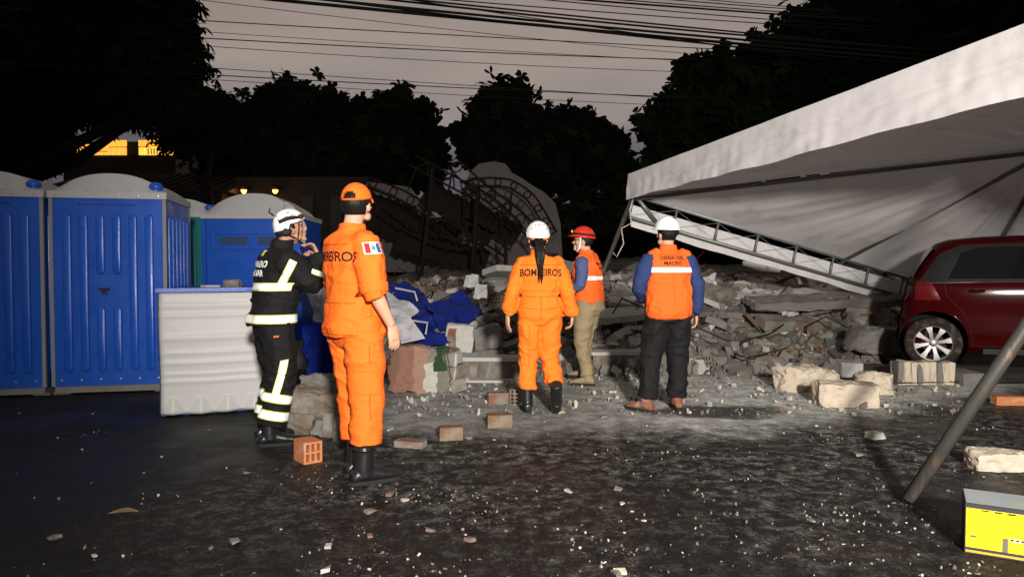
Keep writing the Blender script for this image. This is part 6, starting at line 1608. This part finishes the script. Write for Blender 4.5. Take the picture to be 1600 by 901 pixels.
side_panel('rear_window', [(.66, 1.045), (1.50, 1.03), (1.52, 1.385), (.98, 1.392), (.80, 1.34)], M_glass, .017, car)
side_panel('front_window', [(1.60, 1.03), (2.62, 1.03), (2.24, 1.37), (1.62, 1.385)], M_glass, .017, car)
def seam(pts, name='door_seam', m=M_dark, wd=.008, grow=.002):
    q = MB(); P = []
    for (x0, z0), (x1, z1) in zip(pts, pts[1:]):
        for k in range(8): t = k / 8; P.append((x0 + (x1 - x0) * t, z0 + (z1 - z0) * t))
    P.append(pts[-1]); q.tube([(x, ys(x, z, grow), z) for x, z in P], wd / 2, 6); return q.build(name, m, car, smooth=True)
seam([(1.555, 1.40), (1.56, .98), (1.555, .60), (1.53, .27)]); seam([(.62, 1.0), (.64, .85), (.80, .66), (.87, .50), (.89, .27)]); seam([(.89, .27), (2.60, .27)]); seam([(2.74, .98), (2.76, .6), (2.72, .27)])
seam([(.38, .995), (1.0, 1.0), (1.8, 1.0), (2.8, .997)], 'window_trim', mat('satin_trim', (.16, .15, .15), .35, metal=.7), .012, .004)
hd = MB(); hd.tube([(.86, ys(.86, .90, .012), .90), (.93, ys(.93, .90, .030), .905), (1.01, ys(1.01, .90, .012), .90)], [(.012, .02), (.018, .014), (.012, .02)], 10); hd.build('door_handle', M_paint, car, smooth=True)
hc = MB(); hc.ball((.935, ys(.935, .90, -.004), .898), (.065, .008, .036), None, 16, 8); hc.build('handle_recess', M_dark, car, smooth=True)
# tail lamp wraps the rear corner
tl = MB(); cols_, rows_ = 14, 8
def tfn(u, v_):
    z = .80 + .24 * v_; x0, x1, hw = lv(z); cx, hx = (x0 + x1) / 2, (x1 - x0) / 2; a = math.pi + R(34) + R(30) * u * (1.0 - .25 * v_); c, s_ = math.cos(a), math.sin(a); g_ = .008 * min(1, 6 * min(u, 1 - u, v_, 1 - v_))
    return Vector((cx + (hx + g_) * math.copysign(abs(c) ** (2 / PE), c), (hw + g_) * math.copysign(abs(s_) ** (2 / PE), s_), z))
tl.grid(tfn, cols_, rows_); tl.build('tail_lamp', M_tail, car, smooth=True)
rg = MB(); rg.grid(lambda u, v_: Vector((lv(1.06 + .34 * v_)[0] - .006, (u - .5) * 2 * (lv(1.06 + .34 * v_)[2] - .10), 1.06 + .34 * v_)), 10, 8); rg.build('rear_glass', M_glass, car, smooth=True)
ab = MB(); ab.tube([(WX[0] + .362 * math.cos(R(a)), ys(WX[0] + .362 * math.cos(R(a)), max(.2, WZ + .02 + .362 * math.sin(R(a))), -.012), WZ + .02 + .362 * math.sin(R(a))) for a in range(-8, 189, 6)], .016, 6); ab.build('wheel_arch', M_paint, car, smooth=True)
for x in WX: MB().lathe([(.349, -.80), (.349, -.45), (.0, -.45)], (x, 0, WZ + .02), (0, 1, 0), 30).build('wheel_well', M_dark, car, smooth=True)
sl = MB(); sl.box((1.85, -.785, .215), (1.72, .05, .06)); sl.build('sill', M_dark, car)
bp = MB(); bp.grid(lambda u, v_: Vector((lambda z, a: (((lv(z)[0] + lv(z)[1]) / 2 + ((lv(z)[1] - lv(z)[0]) / 2 + .012) * math.copysign(abs(math.cos(a)) ** (2 / PE), math.cos(a))), (lv(z)[2] + .012) * math.copysign(abs(math.sin(a)) ** (2 / PE), math.sin(a)), z))(.24 + .30 * v_, math.pi - R(52) + R(104) * u)), 30, 6); bp.build('rear_bumper', M_paint, car, smooth=True)
def wheel(x, y, s_):
    w_ = empty('wheel', (x, y, WZ)); w_.parent = car
    MB().lathe([(.200, -.085), (.235, -.098), (.272, -.096), (.293, -.082), (.300, -.05), (.300, .05), (.293, .082), (.272, .096), (.235, .098), (.200, .085)], (0, 0, 0), (0, 1, 0), 40).build('tyre', M_tyre, w_, smooth=True)
    r_ = MB(); r_.lathe([(.204, -.088), (.200, -.095), (.192, -.092), (.186, -.05), (.182, .06)], (0, 0, 0), (0, 1, 0), 40)
    for k in range(8):
        a = 2 * math.pi * k / 8 + .2; d = Vector((math.cos(a), 0, math.sin(a))); n_ = Vector((-d.z, 0, d.x))
        r_.add([d * .03 + n_ * .017 + Vector((0, -.066, 0)), d * .03 - n_ * .017 + Vector((0, -.066, 0)), d * .12 - n_ * .019 + Vector((0, -.080, 0)), d * .192 - n_ * .034 + Vector((0, -.078, 0)), d * .192 + n_ * .034 + Vector((0, -.078, 0)), d * .12 + n_ * .019 + Vector((0, -.080, 0))] + [d * .03 + n_ * .017 + Vector((0, -.045, 0)), d * .03 - n_ * .017 + Vector((0, -.045, 0)), d * .12 - n_ * .019 + Vector((0, -.05, 0)), d * .192 - n_ * .034 + Vector((0, -.05, 0)), d * .192 + n_ * .034 + Vector((0, -.05, 0)), d * .12 + n_ * .019 + Vector((0, -.05, 0))], [(0, 1, 2, 5), (5, 2, 3, 4)] + [(i, (i + 1) % 6, 6 + (i + 1) % 6, 6 + i) for i in range(6)])
    r_.lathe([(0, -.078), (.026, -.078), (.042, -.070), (.046, -.045)], (0, 0, 0), (0, 1, 0), 20); rim_ = r_.build('rim', M_alloy, w_, auto=40)
    for k in range(5):
        a = 2 * math.pi * k / 5; MB().lathe([(0, -.071), (.008, -.070), (.009, -.06)], (.058 * math.cos(a), 0, .058 * math.sin(a)), (0, 1, 0), 8).build('wheel_nut', M_dark, rim_)
    MB().lathe([(.001, -.02), (.12, -.02), (.12, .0)], (0, 0, 0), (0, 1, 0), 24).build('brake_disc', M_steelr, w_)
    if s_ > 0: w_.rotation_euler = (0, 0, math.pi)
for x in WX: wheel(x, -.745, -1); wheel(x, .745, 1)
MB().box((1.9, 0, .24), (3.2, 1.2, .06)).build('floor_pan', M_dark, car)
# stones under the near rear wheel so that it rests on the rubble
for k, (dx, dy, sx) in enumerate(((0, 0, .5), (-.25, .2, .3), (.3, -.1, .28))):
    for x in (WX if k == 0 else WX[:1]):
        w_ = car.matrix_basis @ Vector((x + dx, -.745 + dy, 0)); me = chunk_mesh((sx, .4, .20), 700 + k, 24, .2); me.materials.append(M_conc); ob('wedge_chunk', me, None, heap, Vector((w_.x, w_.y, w_.z - .09)) - ho)
# ------------------------------------------------------------------ yellow carton at the lower right
M_yel = mat('yellow_print', (.74, .56, .012), .45, var=.08, vs=9, col2=(.62, .45, .02), c2=(.55, .8), c2s=7)
M_box = mat('black_printed_carton', (.035, .036, .042), .5, var=.2, vs=8)
M_silv = mat('grey_printed_carton', (.30, .33, .36), .5, var=.2, vs=8, col2=(.40, .33, .06), c2=(.5, .7), c2s=9)
c0 = GR(1507, 862); bx = empty('carton', (c0.x, c0.y, 0), R(-29), 'yellow and black printed cardboard carton at the lower right corner', 'box')
BW, BD, BH = .44, .26, .235
MB().box((BW / 2, BD / 2, BH / 2), (BW, BD, BH)).build('carton_body', M_box, bx)
def pr(name, x0, x1, z0, z1, m, y=-.0015, skew=0):
    q = MB(); q.add([(x0, y, z0), (x1, y, z0), (x1 + skew, y, z1), (x0 + skew, y, z1)], [(0, 1, 2, 3)]); return q.build(name, m, bx, fix=False)
pr('yellow_front', .004, .262, .030, .215, M_yel); pr('bottom_stripe', .004, .25, .006, .016, mat('orange_stripe', (.60, .30, .03), .5), -.0016)
pr('grey_panel', .278, .36, .03, .20, M_silv, -.0016)
pr('spec_bar', .148, .170, .030, .095, mat('grey_bar', (.12, .11, .09), .5), -.0024)
for k in range(3): pr('hazard_mark', .055 + k * .052, .088 + k * .052, .206 - .001 * k, .2125, M_dark, -.0024, .012)
icn = pr('icon_strip', .176, .256, .082, .100, mat('pale_yellow', (.80, .72, .30), .5), -.0024)
for k in range(4): pr('handling_icon', .180 + k * .02, .191 + k * .02, .086, .096, M_print, -.003)
for k in range(5): pr('label_line', .182, .25, .070 - k * .008, .072 - k * .008, mat('line_print', (.50, .38, .02), .5), -.0024)
pr('smudge', .022, .045, .078, .088, mat('smudge', (.10, .09, .06), .7), -.0024)
tp = MB(); tp.add([(0.004, .004, BH + .002), (BW - .004, .004, BH + .002), (BW - .004, BD - .004, BH + .002), (.004, BD - .004, BH + .002)], [(0, 1, 2, 3)]); tp.build('top_flap', M_silv, bx, fix=False)
tp = MB(); tp.add([(.27, .006, BH + .004), (BW - .006, .006, BH + .004), (BW - .006, BD - .006, BH + .004), (.27, BD - .006, BH + .004)], [(0, 1, 2, 3)]); tp.build('top_print', M_box, bx, fix=False)
sc = MB(); sc.tube([(-.0, -.004, .205), (.09, -.004, .188), (.16, -.004, .178), (.27, -.004, .183)], .0012, 5); sc.build('tape_edge', M_dark, bx)
# ------------------------------------------------------------------ the crew's floodlight stand behind the camera
fl = empty('floodlight_stand', (LAMP.x, LAMP.y - .12, 0), 0, 'tripod floodlight behind the photographer that lights the rescuers', 'lamp')
MB().tube([(0, 0, .35), (0, 0, LAMP.z - .1)], .022, 10).build('mast', M_galv, fl, smooth=True)
for k in range(3):
    a = 2 * math.pi * k / 3 + .5; MB().tube([(0, 0, .9), (.6 * math.cos(a), .6 * math.sin(a), .01)], .014, 8).build('leg', M_galv, fl)
MB().box((0, -.12, LAMP.z), (.40, .10, .30)).build('lamp_housing', M_dark, fl)
